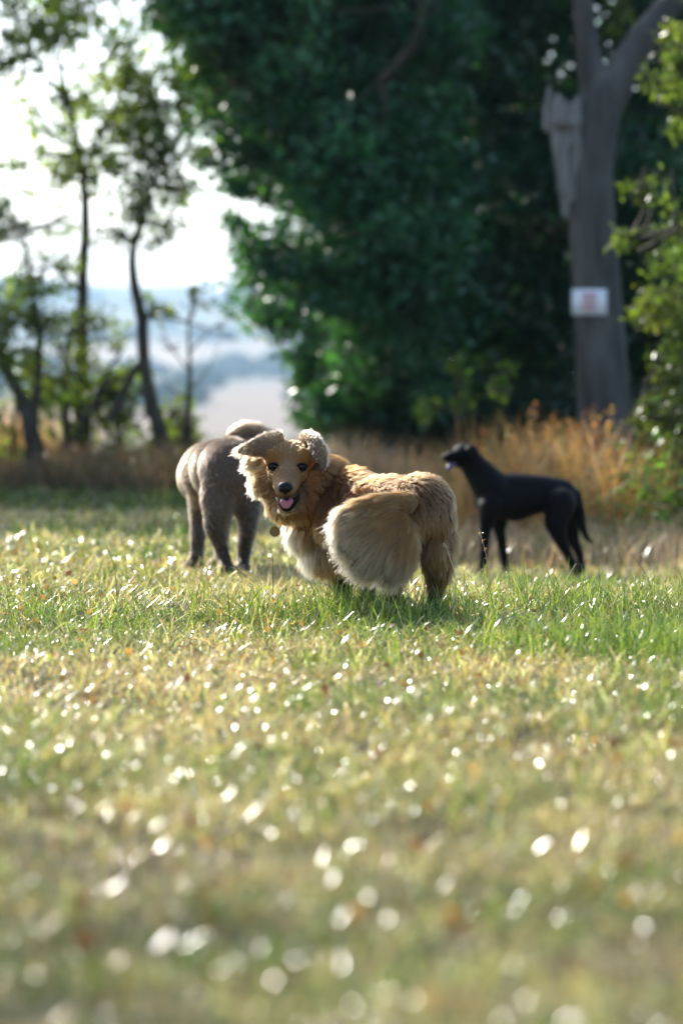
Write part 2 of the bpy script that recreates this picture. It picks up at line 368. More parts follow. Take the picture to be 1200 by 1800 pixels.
# sapling with a few sunlit leaves in front of the dark tree
tree('sapling', 'small sapling with a few sunlit yellow-green leaves before the dark wood', 'sapling',
     [[(800, 760, 20.5, .015), (806, 700, 20.5, .011), (795, 630, 20.5, .006)], [(806, 720, 20.5, .008), (860, 690, 20.4, .006), (892, 645, 20.4, .004)]],
     [(797, 640, 20.5, .1, .12), (812, 668, 20.5, .09, .1), (892, 655, 20.4, .1, .1), (880, 690, 20.4, .08, .07), (760, 715, 20.6, .13, .16), (800, 715, 20.5, .12, .14)],
     (0.08, 0.13, 0.035), 0.085, M_BARKD, lm=M_THIN)
# right-hand shrubs
cl = fillclumps([(1165, 300), (1260, 280), (1270, 900), (1150, 900), (1165, 700), (1120, 600), (1145, 480)], 16.6, 18, 26, 0.16, 0.26)
cl += [(1110, 430, 17, .11, .35), (1100, 410, 16.9, .07, .2), (1125, 320, 17, .14, .3), (1150, 345, 17, .15, .4), (1150, 560, 17.2, .14, .4), (1120, 730, 16.8, .12, .35), (1150, 760, 16.8, .13, .4), (1145, 715, 16.8, .1, .3), (1190, 750, 16.7, .15, .5)]
tree('hedge_shrub', 'tall sunlit shrub with yellow-green leaves at the right edge', 'shrub',
     [[(1215, 930, 17.3, .03), (1200, 700, 17.3, .022), (1190, 450, 17.3, .014), (1180, 300, 17.3, .007)], [(1210, 850, 17.3, .02), (1150, 740, 17, .012), (1115, 715, 16.9, .006)],
      [(1200, 650, 17.3, .016), (1150, 500, 17.1, .01), (1105, 420, 17, .005)]],
     cl, (0.1, 0.135, 0.03), 0.06, M_BARKD, per=150)
cl = fillclumps([(1165, 60), (1250, -40), (1280, 260), (1175, 210)], 17.5, 18.5, 9, 0.13, 0.22) + [(1085, 40, 22.5, .14, .6), (1090, 5, 22.5, .16, .7), (1100, -30, 22.5, .16, .8), (1170, 175, 17.6, .14, .5), (1140, 135, 17.6, .12, .4)]
tree('overhanging_tree', 'young tree whose sunlit sprays hang over the forked branch', 'tree',
     [[(1420, 600, 18.6, .07), (1400, 300, 18.6, .06), (1330, 60, 18.4, .045), (1230, -60, 18.2, .03)], [(1330, 60, 18.4, .03), (1230, 120, 18, .018), (1150, 150, 17.7, .008)],
      [(1230, -60, 18.2, .03), (1170, -80, 21.5, .016), (1095, 10, 22.4, .008)]],
     cl, (0.085, 0.12, 0.03), 0.065, M_BARKD, per=100, lm=M_THIN)

# broken grey trunk with its fork
def broken_tree():
    Y = 21.0; k = 1/ppm(Y); base = gp(1068, Y); root = empty('broken_tree', base)
    tag(root, 'thick grey tree trunk with a snapped-off stub and a white notice nailed on', 'tree')
    c = lambda a, b, r, y=Y: (P(a, b, y), r*k)
    pr = chain([(base+np.array([0, 0, -.1]), 66*k), c(1066, 850, 54), c(1063, 740, 49), c(1052, 560, 44), c(1040, 400, 41), c(1034, 290, 41), c(1046, 215, 41), c(1060, 165, 40)], 0.25)
    pr += chain([c(1050, 180, 30), c(1036, 110, 23), c(1026, 30, 19), c(1012, -120, 19), c(1000, -300, 14)], 0.25)
    pr += chain([c(1070, 170, 34), c(1100, 110, 29), c(1136, 55, 25), c(1180, 5, 22), c(1260, -80, 17, 20.9)], 0.25)
    for a in range(7): t = a/7*6.28; pr += chain([(base+np.array([math.cos(t)*.3, math.sin(t)*.3, -.05]), 22*k), (base+np.array([math.cos(t)*.2, math.sin(t)*.2, .35]), 20*k)], .4)
    me = remesh(pr, 0.022, 8); me.transform(__import__('mathutils').Matrix.Translation(-Vector(base))); me.materials.append(M_BARK)
    o = bpy.data.objects.new('trunk', me); link(o, root)
    pr = chain([c(1022, 370, 24), c(1004, 280, 29), c(991, 225, 27, 20.95), c(986, 200, 22, 20.95)], .2)           # splintered, bare stub
    for rows in ([c(974, 225, 15, 20.9), c(967, 185, 11, 20.9), c(964, 150, 3, 20.9)], [c(985, 212, 16, 20.8), c(984, 185, 12, 20.8), c(980, 165, 4, 20.8)], [c(1008, 215, 16, 20.85), c(1012, 188, 11, 20.85), c(1015, 168, 3, 20.85)], [c(996, 210, 14, 21.05), c(996, 185, 8, 21.05)], [c(962, 225, 9, 20.9), c(957, 190, 4, 20.9)]): pr += chain(rows, .3)
    for x_, y_ in ((978, 260), (1000, 300), (1012, 250), (988, 330)): pr += chain([c(x_+6, y_+50, 7, 20.87), c(x_, y_, 9, 20.83), c(x_-4, y_-55, 7, 20.83)], .4)
    sm_ = remesh(pr, .016, 3); sm_.transform(__import__('mathutils').Matrix.Translation(-Vector(base))); sm_.materials.append(M_WOOD); s = bpy.data.objects.new('stub', sm_); link(s, root); s['label'] = 'pale splintered stub of a snapped limb'
    slit_c = P(999, 272, 20.83); V = ICO_V*np.array([.016, .04, .15])
    mesh_np('slit_shade', V+slit_c-base, ICO_F, plain_mat('slit_shade_dark', (.012, .01, .008), .95, .05), None, root, True)  # solid dark ellipsoid stands in for the shade inside the slit
    # the notice on the trunk
    y = 20.72; cx = P(1035, 531, y); w, h = 30*k, 22.5*k
    sm = plain_mat('notice_white', (.78, .8, .84), .45, .4, col2=(.7, .72, .77), nscale=8)
    def plate(w, h, t, name, mat, c, parent, org):
        V = [(sx*w, sy*t, sz*h) for sx in (-1, 1) for sy in (-1, 1) for sz in (-1, 1)]
        F = [(0, 1, 3, 2), (4, 6, 7, 5), (0, 4, 5, 1), (2, 3, 7, 6), (0, 2, 6, 4), (1, 5, 7, 3)]
        return mesh_np(name, np.array(V)+c-org, F, mat, None, parent)
    r2 = empty('notice_sign', cx); tag(r2, 'small white rectangular notice with red print on the grey trunk', 'sign')
    plate(w, h, .006, 'board', sm, cx, r2, cx)
    red = plain_mat('notice_red', (.55, .2, .24), .5, .3)
    for i, (ww, hh, dz) in enumerate(((.43, .1, .62), (.4, .07, .34), (.44, .07, .1), (.36, .07, -.14), (.42, .07, -.38), (.3, .06, -.6))):
        plate(w*ww, h*hh, .001, 'print_line', red, cx+np.array([0, -.0085, h*dz]), r2, cx)
    for sx in (-1, 1): mesh_np('nail', ICO_V*.007+np.array([sx*w*.9, -.009, h*.8]), ICO_F, plain_mat('nail_steel', (.2, .2, .2), .4), None, r2)
broken_tree()

# left hedge line: thin trees standing against the bright sky
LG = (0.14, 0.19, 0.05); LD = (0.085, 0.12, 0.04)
cl = fillclumps([(-20, -200), (300, -200), (290, 60), (260, 130), (180, 110), (60, 100), (-20, 110)], 23.5, 25.5, 34, .24, .42, .25, .6)
cl += [(60, 60, 24.4, .3, .5), (200, 70, 24, .3, .5), (100, 20, 24.3, .3, .5), (225, 200, 24, .3, .55), (250, 150, 24, .25, .45), (215, 130, 24.1, .25, .4), (140, 275, 24.3, .2, .3), (150, 320, 24.2, .18, .2), (110, 170, 24.3, .2, .18), (205, 215, 24.2, .24, .4), (95, 220, 24.4, .16, .12), (160, 160, 24.3, .22, .2)]
cl += fillclumps([(-30, 90), (150, 90), (120, 330), (60, 350), (-30, 300)], 23.6, 25, 12, .2, .34, .12, .3) + fillclumps([(170, 130), (330, 130), (320, 260), (190, 260)], 23.6, 24.6, 8, .2, .3, .2, .4)
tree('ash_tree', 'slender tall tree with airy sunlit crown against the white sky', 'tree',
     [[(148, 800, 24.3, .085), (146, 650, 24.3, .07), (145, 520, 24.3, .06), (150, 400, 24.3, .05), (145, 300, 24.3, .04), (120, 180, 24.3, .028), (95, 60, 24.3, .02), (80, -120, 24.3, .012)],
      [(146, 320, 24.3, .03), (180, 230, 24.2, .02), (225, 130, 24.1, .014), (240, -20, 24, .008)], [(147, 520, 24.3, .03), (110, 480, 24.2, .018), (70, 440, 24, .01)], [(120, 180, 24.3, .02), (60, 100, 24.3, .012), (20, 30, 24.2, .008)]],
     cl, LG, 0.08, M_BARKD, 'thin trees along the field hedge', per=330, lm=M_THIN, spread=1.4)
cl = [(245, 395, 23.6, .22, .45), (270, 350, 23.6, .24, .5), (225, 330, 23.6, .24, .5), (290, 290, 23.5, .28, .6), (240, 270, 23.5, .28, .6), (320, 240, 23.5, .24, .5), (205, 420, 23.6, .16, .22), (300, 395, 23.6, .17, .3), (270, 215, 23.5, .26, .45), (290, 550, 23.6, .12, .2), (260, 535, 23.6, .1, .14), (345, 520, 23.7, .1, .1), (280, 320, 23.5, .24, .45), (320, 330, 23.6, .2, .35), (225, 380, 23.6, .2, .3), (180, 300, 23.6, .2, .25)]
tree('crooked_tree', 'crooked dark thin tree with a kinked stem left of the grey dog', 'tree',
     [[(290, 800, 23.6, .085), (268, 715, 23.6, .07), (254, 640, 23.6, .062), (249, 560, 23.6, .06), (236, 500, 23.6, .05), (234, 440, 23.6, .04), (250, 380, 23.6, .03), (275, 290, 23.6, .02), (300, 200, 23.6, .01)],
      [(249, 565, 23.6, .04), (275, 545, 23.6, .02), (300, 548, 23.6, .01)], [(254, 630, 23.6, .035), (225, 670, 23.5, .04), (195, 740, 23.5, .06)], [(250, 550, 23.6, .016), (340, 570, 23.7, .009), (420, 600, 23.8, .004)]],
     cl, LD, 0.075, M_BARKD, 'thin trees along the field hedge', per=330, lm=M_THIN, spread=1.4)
tree('dead_sapling', 'bare dead sapling with fine twigs behind the grey dog', 'sapling',
     [[(330, 800, 23.9, .055), (330, 740, 23.9, .04), (334, 660, 23.9, .022), (332, 580, 23.9, .014), (338, 520, 23.9, .007)],
      [(332, 650, 23.9, .012), (300, 610, 23.9, .007), (280, 560, 23.9, .004)], [(333, 620, 23.9, .012), (370, 580, 23.9, .006), (400, 560, 23.9, .003)], [(331, 690, 23.9, .012), (365, 650, 23.9, .006), (385, 600, 23.9, .003)], [(331, 700, 23.9, .012), (295, 680, 23.9, .006), (285, 640, 23.9, .003)]],
     [(338, 525, 23.9, .1, .06), (300, 612, 23.9, .08, .04), (390, 575, 23.9, .08, .04)], (0.05, 0.045, 0.03), 0.05, M_BARKD, 'thin trees along the field hedge', per=150)
cl = fillclumps([(-40, 330), (40, 340), (90, 430), (110, 560), (60, 650), (-40, 660)], 22.6, 23.6, 20, .16, .28, .4, .9) + [(115, 385, 23.4, .14, .3), (125, 470, 23.3, .14, .3), (95, 400, 23.2, .16, .3), (10, 560, 23, .2, .5), (60, 590, 23, .2, .5), (15, 400, 23, .2, .6)]
tree('hawthorn_tree', 'leaning many-stemmed small tree with bright leaves at the left edge', 'tree',
     [[(62, 800, 23.2, .1), (45, 720, 23.2, .07), (10, 640, 23.2, .055), (-15, 560, 23.2, .04), (-30, 430, 23.2, .02)], [(55, 760, 23.2, .06), (70, 640, 23.2, .035), (60, 520, 23.2, .025), (40, 400, 23.2, .012)]],
     cl, (0.12, 0.17, 0.045), 0.06, M_BARKD, 'thin trees along the field hedge', per=170, lm=M_THIN, spread=1.4)
cl = fillclumps([(75, 560), (180, 540), (235, 640), (225, 720), (170, 760), (100, 750), (75, 660)], 23.2, 24.2, 18, .15, .24, .4, .9)
tree('elder_bush', 'dark leafy bush under the slender tree in the hedge', 'bush',
     [[(120, 800, 23.6, .05), (115, 700, 23.6, .035), (120, 590, 23.6, .02)], [(125, 780, 23.6, .04), (170, 700, 23.6, .03), (195, 640, 23.6, .015)]],
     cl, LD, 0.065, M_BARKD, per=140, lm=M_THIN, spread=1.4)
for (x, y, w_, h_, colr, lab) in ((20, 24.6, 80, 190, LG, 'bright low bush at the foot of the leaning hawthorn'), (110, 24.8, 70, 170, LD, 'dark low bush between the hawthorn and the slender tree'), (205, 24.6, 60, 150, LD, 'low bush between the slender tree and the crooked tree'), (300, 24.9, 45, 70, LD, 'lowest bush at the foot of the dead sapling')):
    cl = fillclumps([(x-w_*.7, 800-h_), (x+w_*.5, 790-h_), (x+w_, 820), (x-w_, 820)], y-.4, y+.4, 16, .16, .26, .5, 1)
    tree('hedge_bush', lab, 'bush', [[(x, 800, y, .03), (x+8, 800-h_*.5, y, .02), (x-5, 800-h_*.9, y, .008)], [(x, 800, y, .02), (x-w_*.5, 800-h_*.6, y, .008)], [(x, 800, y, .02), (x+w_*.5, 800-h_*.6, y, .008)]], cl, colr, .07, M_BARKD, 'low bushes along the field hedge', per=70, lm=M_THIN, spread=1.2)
# hedge going on beyond the left edge; its trees throw the band of shade on the grass
for x, y, hgt, lab in ((-290, 24.6, .35, 'first leafy hedge tree beyond the left edge, next to the leaning hawthorn'), (-500, 24.2, 1.25, 'second leafy hedge tree beyond the left edge'), (-740, 25.0, 1.3, 'third leafy hedge tree beyond the left edge'), (-1010, 24.4, 1.35, 'farthest leafy hedge tree beyond the left edge')):
    cl = fillclumps([(x-150, -480*hgt), (x+150, -480*hgt), (x+170, 350), (x+150, 760), (x-150, 760), (x-170, 350)], y-1, y+1, 80, .4, .65)
    tree('hedge_tree', lab, 'tree',
         [[(x, 700, y, .16), (x+10, 400, y, .12), (x, 50, y, .08), (x-10, -300, y, .04)]], cl, LD, 0.15, M_BARKD, 'hedge trees beyond the left edge', per=170)

# unseen tree added left of the camera so its crown shades the nearest grass
x, y = -7.6, 10.5
cl = [(600+(x+dx)/(y+dy)*FPX, 600-(z-CAMZ)/(y+dy)*FPX, y+dy, .5, 1) for dx, dy, z in (rng.uniform((-2.0, -2.0, 5.4), (2.0, 2.0, 8.8), (46, 3)))]
f = lambda z: 600-(z-CAMZ)/y*FPX
tree('added_shade_tree', 'unseen tree added beyond the left edge to shade the nearest grass', 'tree', [[(600+x/y*FPX, f(.3), y, .2), (600+x/y*FPX, f(3), y, .17), (600+x/y*FPX, f(5.5), y, .13), (600+x/y*FPX, f(8), y, .05)]], cl, LD, 0.11, M_BARKD, per=27)

# hedgerow trees and copses scattered over the far valley, merged by distance
vs, fs, k = [], [], 0
for yy, n_, jit in ((1150, 14, 40), (1500, 22, 60), (1950, 60, 50), (2080, 60, 60), (2700, 40, 120), (3300, 50, 200)):
    for i in range(n_):
        y = yy+rng.normal(0, jit); x = rng.uniform(-.24, .24)*y; h = rng.uniform(5, 10); w_ = rng.uniform(7, 22)
        v = ICO_V*np.array([w_, w_*.7, h]); v = v*(1+.18*np.sin(ICO_V[:, :1]*7+i)*np.cos(ICO_V[:, 2:]*6+i)); v += np.array([x, y, float(ground_z(x, y))+h*.6]); vs.append(v); fs.append(ICO_F+k); k += len(v)
o = mesh_np('distant_copses', np.vstack(vs), np.vstack(fs), plain_mat('copse', (.03, .05, .03), .9, .1, col2=(.05, .075, .04), nscale=.2), None, None, True); tag(o, 'hedgerow trees and copses dotted over the hazy valley', 'trees', kind='stuff')

# ------------------------------------------------------------------ dogs
def mesh_tris(me):
    nv = len(me.vertices); V = np.empty(nv*3); me.vertices.foreach_get('co', V); V = V.reshape(-1, 3)
    me.calc_loop_triangles(); nt_ = len(me.loop_triangles); T = np.empty(nt_*3, np.int32); me.loop_triangles.foreach_get('vertices', T); T = T.reshape(-1, 3)
    Nn = np.empty(nv*3); me.vertices.foreach_get('normal', Nn); return V, T, Nn.reshape(-1, 3)
def topx(p):
    """world points to photo pixels (for reading guide tables only)"""
    d = p-np.array([0, 0, CAMZ]); dep = d[:, 1]*cp-d[:, 2]*sp_; up = d[:, 2]*cp+d[:, 1]*sp_
    return 600+FPX*d[:, 0]/dep, 900-FPX*up/dep
def surfY(V, px, py, tol=5):
    x, y = topx(V); m = (abs(x-px) < tol) & (abs(y-py) < tol); return V[m, 1].min()
def sample(V, T, Nn, n):
    a, b, c = V[T[:, 0]], V[T[:, 1]], V[T[:, 2]]; ar = np.linalg.norm(np.cross(b-a, c-a), axis=1)
    i = rng.choice(len(T), n, p=ar/ar.sum()); u = np.sqrt(rng.random(n)); v = rng.random(n); w = np.stack([1-u, u*(1-v), u*v], 1)
    p = (V[T[i]]*w[:, :, None]).sum(1); nn = (Nn[T[i]]*w[:, :, None]).sum(1); return p, nn/np.linalg.norm(nn, axis=1)[:, None]
def guide_field(p, G, power=3.0, eps=0.012):
    """G rows: px,py,Y,(dx,dy,dd),len,lift,root colour,tip colour; returns blended values at p"""
    gp_ = np.array([P(g[0], g[1], g[2]) for g in G]); gd = np.array([(g[3][0], g[3][2], -g[3][1]) for g in G], float); gd /= np.linalg.norm(gd, axis=1)[:, None]
    gl = np.array([[g[4], g[5]] for g in G]); gc = np.array([np.r_[g[6], g[7]] for g in G])
    d2 = ((p[:, None]-gp_[None])**2*np.array([1, .5, 1])).sum(-1)+eps**2; w = d2**(-power/2); w /= w.sum(1)[:, None]
    return w@gd, w@gl, w@gc
def fur(name, p, nn, d, ln, lift, cr, ct, parent, origin, mat, K=6, clump=0.5, csize=18, rad=(.00055, .00015), rnd=0.22, bend=(0, 0, -0.25), wave=0.0, cvar=0.18, cjs=1.3):
    n = len(p); tang = d-(d*nn).sum(1)[:, None]*nn; tang /= np.linalg.norm(tang, axis=1)[:, None]+1e-6
    ci = rng.choice(n, max(4, n//csize), replace=False); kd = kdtree.KDTree(len(ci))
    for a, b in enumerate(ci): kd.insert(p[b], a)
    kd.balance(); own = np.array([ci[kd.find(q)[1]] for q in p.tolist()])
    jit = rng.normal(0, rnd, (n, 3)); cj = rng.normal(0, rnd*cjs, (n, 3))[own]
    dr = tang*np.cos(lift)[:, None]+nn*np.sin(lift)[:, None]; dr = dr+jit+cj; dr /= np.linalg.norm(dr, axis=1)[:, None]
    L = (ln*np.exp(rng.normal(0, .16, n))*np.exp(rng.normal(0, .08, n))[own])[:, None]; t = np.linspace(0, 1, K)
    lb = np.asarray(bend)[None]
    ph = rng.random(n)[own]*6.28; sd_ = np.cross(dr, nn)
    X = np.empty((n, K, 3))
    for k, tk in enumerate(t):
        X[:, k] = p-nn*.002+L*(dr*tk+lb*tk*tk*np.minimum(1, L/.05)) + sd_*(wave*L*np.sin(ph+tk*5)[:, None]*tk if wave else 0)
    for k, tk in enumerate(t): X[:, k] += (clump*tk**1.3)*(X[own, k]-X[:, k])*rng.uniform(.6, 1, (n, 1))
    cv = np.exp(rng.normal(0, cvar, n))[own]*np.exp(rng.normal(0, cvar*.6, n))
    C = np.ones((n, K, 4), np.float32)
    for k, tk in enumerate(t): C[:, k, :3] = np.clip((cr*(1-tk)+ct*tk)*cv[:, None], .003, .93)
    hc = bpy.data.hair_curves.new(name); hc.add_curves([K]*n)
    hc.attributes['position'].data.foreach_set('vector', (X-np.asarray(origin)).astype(np.float32).ravel())
    ra = hc.attributes.get('radius') or hc.attributes.new('radius', 'FLOAT', 'POINT')
    ra.data.foreach_set('value', np.tile(np.linspace(rad[0], rad[1], K).astype(np.float32), n))
    ca = hc.attributes.new('col', 'FLOAT_COLOR', 'POINT'); ca.data.foreach_set('color', C.ravel())
    hc.materials.append(mat); o = bpy.data.objects.new(name, hc); link(o, parent); return o
def place_body(me, name, loc, mat):
    me.transform(__import__('mathutils').Matrix.Translation(-Vector(loc))); me.materials.append(mat)
    me.polygons.foreach_set('use_smooth', np.ones(len(me.polygons), bool))
    o = bpy.data.objects.new(name, me); o.location = loc; link(o); return o
def px_prims(rows):
    out = []
    for r in rows:
        c = P(*r[:3]); k = r[2]/FPX; rr = r[3:] if len(r) > 4 else (r[3],)*3; out.append((c, np.array([rr[0], rr[2] if len(rr) > 2 else rr[0], rr[1]])*k, None))
    return out
def px_chain(rows, step=.3):
    return chain([(P(*r[:3]), (np.array([r[3], r[5], r[4]]) if len(r) > 4 else np.ones(3)*r[3])*r[2]/FPX) for r in rows], step)
def foot(px, Y, r, dy=0):
    q = gp(px, Y); z = q+np.array([0, 0, r*Y/FPX*.6]); return (z, r*Y/FPX)
def leg(rows, fpx, fY, fr, toe=(-.03, -.02)):
    """joint chain ending in a paw that rests on the ground"""
    pts = [(P(*r[:3]), r[3]*r[2]/FPX) for r in rows]; f, rf = foot(fpx, fY, fr)
    return chain(pts+[(f, rf)], .3)+[(f+np.array([toe[0], toe[1], -.15*rf]), np.array([1.15, 1.25, .75])*rf, None), (f+np.array([toe[0]*.4, toe[1]*.4, 0]), np.array([1.15, 1.15, .9])*rf, None)]
def ellipsoid(name, c, r, mat, parent, org, R=None):
    v = ICO_V*np.asarray(r)
    if R is not None: v = v@np.asarray(R).T
    return mesh_np(name, v+np.asarray(c)-org, ICO_F, mat, None, parent, True)
def skin_mat(name):
    m, n, out = new_mat(name); at = N(n, 'ShaderNodeAttribute', attribute_name='col'); pr = N(n, 'ShaderNodeBsdfPrincipled', i_Roughness=0.9); pr.inputs['Specular IOR Level'].default_value = 0.1
    nz = N(n, 'ShaderNodeTexNoise', i_Scale=120.0, i_Detail=3.0); mr = N(n, 'ShaderNodeMapRange'); mr.inputs['To Min'].default_value = .6; mr.inputs['To Max'].default_value = 1.3
    n.links.new(nz.outputs[0], mr.inputs[0]); mx = N(n, 'ShaderNodeMix', data_type='RGBA', blend_type='MULTIPLY'); mx.inputs['Factor'].default_value = 1
    n.links.new(at.outputs['Color'], mx.inputs['A']); n.links.new(mr.outputs[0], mx.inputs['B']); n.links.new(mx.outputs['Result'], pr.inputs['Base Color']); n.links.new(pr.outputs[0], out.inputs[0]); return m
def paint(me, cols):
    q = np.ones((len(me.vertices), 4), np.float32); q[:, :3] = cols; at = me.attributes.new('col', 'FLOAT_COLOR', 'POINT'); at.data.foreach_set('color', q.ravel())
M_FUR = hair_mat('dog_hair', .38, .45)
M_EYE = plain_mat('dog_eye', (.006, .004, .003), .12, .25)
M_NOSE = plain_mat('dog_nose', (.006, .006, .007), .45, .22, bump=.3, bscale=300)
M_LIP = plain_mat('dog_lip', (.012, .009, .009), .6, .15)
M_TONGUE = plain_mat('dog_tongue', (.4, .13, .14), .4, .35, col2=(.32, .09, .1), nscale=60, bump=.2, bscale=400)

def golden_dog():
    base = gp(690, 7.95)
    body = px_prims([(738, 893, 7.86, 60), (765, 912, 7.85, 36), (700, 900, 7.93, 60), (655, 905, 8.02, 61), (610, 905, 8.12, 62), (580, 905, 8.2, 62), (552, 925, 8.2, 46), (572, 962, 8.2, 44), (605, 965, 8.15, 42), (650, 960, 8.05, 42), (690, 960, 7.95, 40)])
    body += px_chain([(690, 888, 7.95, 52), (650, 884, 8.05, 48), (618, 872, 8.13, 49), (585, 872, 8.2, 56), (576, 852, 8.2, 46), (552, 845, 8.17, 48), (528, 850, 8.15, 48)])
    body += leg([(768, 950, 7.86, 36), (770, 995, 7.87, 25), (766, 1035, 7.93, 13), (762, 1060, 7.92, 12)], 758, 7.9, 14)
    body += leg([(705, 955, 7.86, 34), (694, 1000, 7.84, 22), (690, 1040, 7.88, 13), (690, 1065, 7.87, 12)], 686, 7.84, 14)
    body += leg([(592, 975, 8.2, 30), (600, 1010, 8.2, 20), (604, 1045, 8.2, 14)], 600, 8.2, 14)
    body += leg([(630, 975, 8.3, 28), (642, 1010, 8.3, 18), (648, 1045, 8.3, 13)], 646, 8.3, 13)
    head = px_prims([(508, 817, 8.14, 50, 43, 46), (508, 804, 8.15, 44, 30, 40), (450, 812, 8.15, 22, 18, 14), (486, 806, 8.09, 20), (530, 806, 8.09, 20), (491, 832, 8.08, 24), (517, 832, 8.08, 24), (472, 848, 8.12, 30), (545, 850, 8.12, 32), (462, 838, 8.16, 19, 28, 18), (456, 815, 8.17, 20, 24, 14), (512, 890, 8.12, 42, 30, 40), (498, 885, 8.12, 32), (535, 885, 8.13, 38)])
    head += px_chain([(506, 830, 8.07, 27, 24, 26), (503, 848, 8.0, 25, 20, 22), (502, 858, 7.945, 21, 17, 16)])
    head += px_chain([(508, 888, 8.05, 24, 14, 20), (504, 896, 7.985, 15, 8, 14)])
    ear = px_chain([(487, 767, 8.16, 13, 11, 7), (470, 773, 8.13, 18, 12, 6), (453, 787, 8.1, 19, 18, 6), (438, 790, 8.09, 15, 12, 5), (424, 793, 8.09, 9, 7, 4)], .35)
    ear += px_chain([(537, 767, 8.16, 12, 10, 7), (550, 773, 8.1, 13, 11, 6), (561, 792, 8.06, 14, 17, 5), (567, 808, 8.04, 10, 13, 5), (568, 825, 8.035, 4, 7, 4)], .35)
    tail = px_chain([(742, 888, 7.8, 15), (715, 880, 7.75, 14), (680, 880, 7.73, 13), (645, 886, 7.72, 12), (615, 897, 7.72, 9)])
    tail += px_prims([(668, 945, 7.72, 66, 62, 24), (642, 938, 7.71, 48, 50, 22), (690, 955, 7.73, 44, 64, 24), (660, 960, 7.71, 50, 52, 24), (620, 922, 7.71, 26, 32, 14)])
    me = remesh(body+head+ear+tail, .0055, 11)
    V, T, Nn = mesh_tris(me)
    dog = place_body(me, 'dog', base, skin_mat('golden_coat'))
    tag(dog, 'golden long-haired dog with bushy cream tail looking back with open mouth', 'dog')
    # ---- coat
    p, nn = sample(V, T, Nn, 150000)
    def regions(p):
        dist = lambda prims: np.min([np.linalg.norm((p-c)/r, axis=1) for c, r, _ in prims], axis=0)
        return np.argmin([dist(body), dist(head), dist(ear)*.93, dist(tail)], axis=0)
    reg = regions(p)
    TAN = (.145, .05, .008); OR = (.105, .031, .004); CR = (.21, .1, .03); WH = (.55, .41, .25); GR = (.13, .1, .078); BR = (.04, .015, .004); TG = (.11, .051, .017)  # neck, flanks and legs toned browner to carry the shade on them
    up, dn = (0, -1, .3), (0, 1, 0)
    Gb = [(600, 812, 8.2, (.9, .4, -.3), .05, .5, OR, TAN), (575, 810, 8.2, (.8, -.2, 0), .05, .6, OR, TAN), (640, 842, 8.05, (1, .3, -.5), .035, .4, OR, TG), (690, 845, 7.93, (1, .1, -.6), .033, .4, BR, TG), (735, 838, 7.86, (.8, .5, -.4), .032, .4, BR, TG),
          (780, 865, 7.85, (.5, 1, -.2), .03, .4, BR, TG), (800, 910, 7.85, (.1, 1, 0), .03, .35, BR, TG), (760, 880, 7.78, (.3, 1, 0), .035, .35, BR, TG), (720, 870, 7.85, (.6, .6, -.3), .035, .4, BR, TG), (650, 880, 7.93, (.8, .6, -.3), .035, .4, OR, TAN),
          (600, 880, 8.06, (.5, .9, -.2), .04, .35, BR, OR), (570, 900, 8.1, (.1, 1, 0), .045, .3, OR, TAN), (540, 930, 8.12, (-.2, 1, 0), .05, .3, TAN, CR), (515, 935, 8.18, (-.5, 1, 0), .055, .45, CR, WH), (535, 975, 8.18, (-.4, 1, 0), .055, .5, CR, WH), (575, 990, 8.15, (-.1, 1, 0), .05, .35, OR, CR),
          (605, 960, 8.06, (.1, 1, 0), .035, .3, OR, TAN), (602, 1030, 8.16, (.1, 1, 0), .016, .25, BR, BR), (645, 1030, 8.26, (.1, 1, 0), .016, .25, BR, BR), (775, 960, 7.78, (0, 1, 0), .05, .35, TG, CR), (755, 950, 7.76, (-.1, 1, 0), .055, .3, OR, TG), (790, 990, 7.85, (-.1, 1, 0), .035, .3, BR, TG), (765, 1020, 7.86, (0, 1, 0), .03, .25, BR, BR),
          (760, 1070, 7.9, dn, .011, .2, BR, BR), (735, 930, 7.75, (-.1, 1, 0), .06, .3, OR, CR), (710, 1000, 7.68, dn, .045, .3, TG, CR), (702, 1060, 7.72, dn, .012, .2, BR, TG), (560, 850, 8.12, (.5, .8, 0), .045, .4, BR, OR), (590, 845, 8.13, (.8, .6, 0), .045, .5, BR, TAN)]
    b_ = (TAN, TG, GR); TAN = (.25, .105, .027); OR = (.21, .068, .01); TG = (.24, .125, .046); GR = (.26, .15, .075); MZ = (.18, .11, .06); ML = (.36, .26, .165)
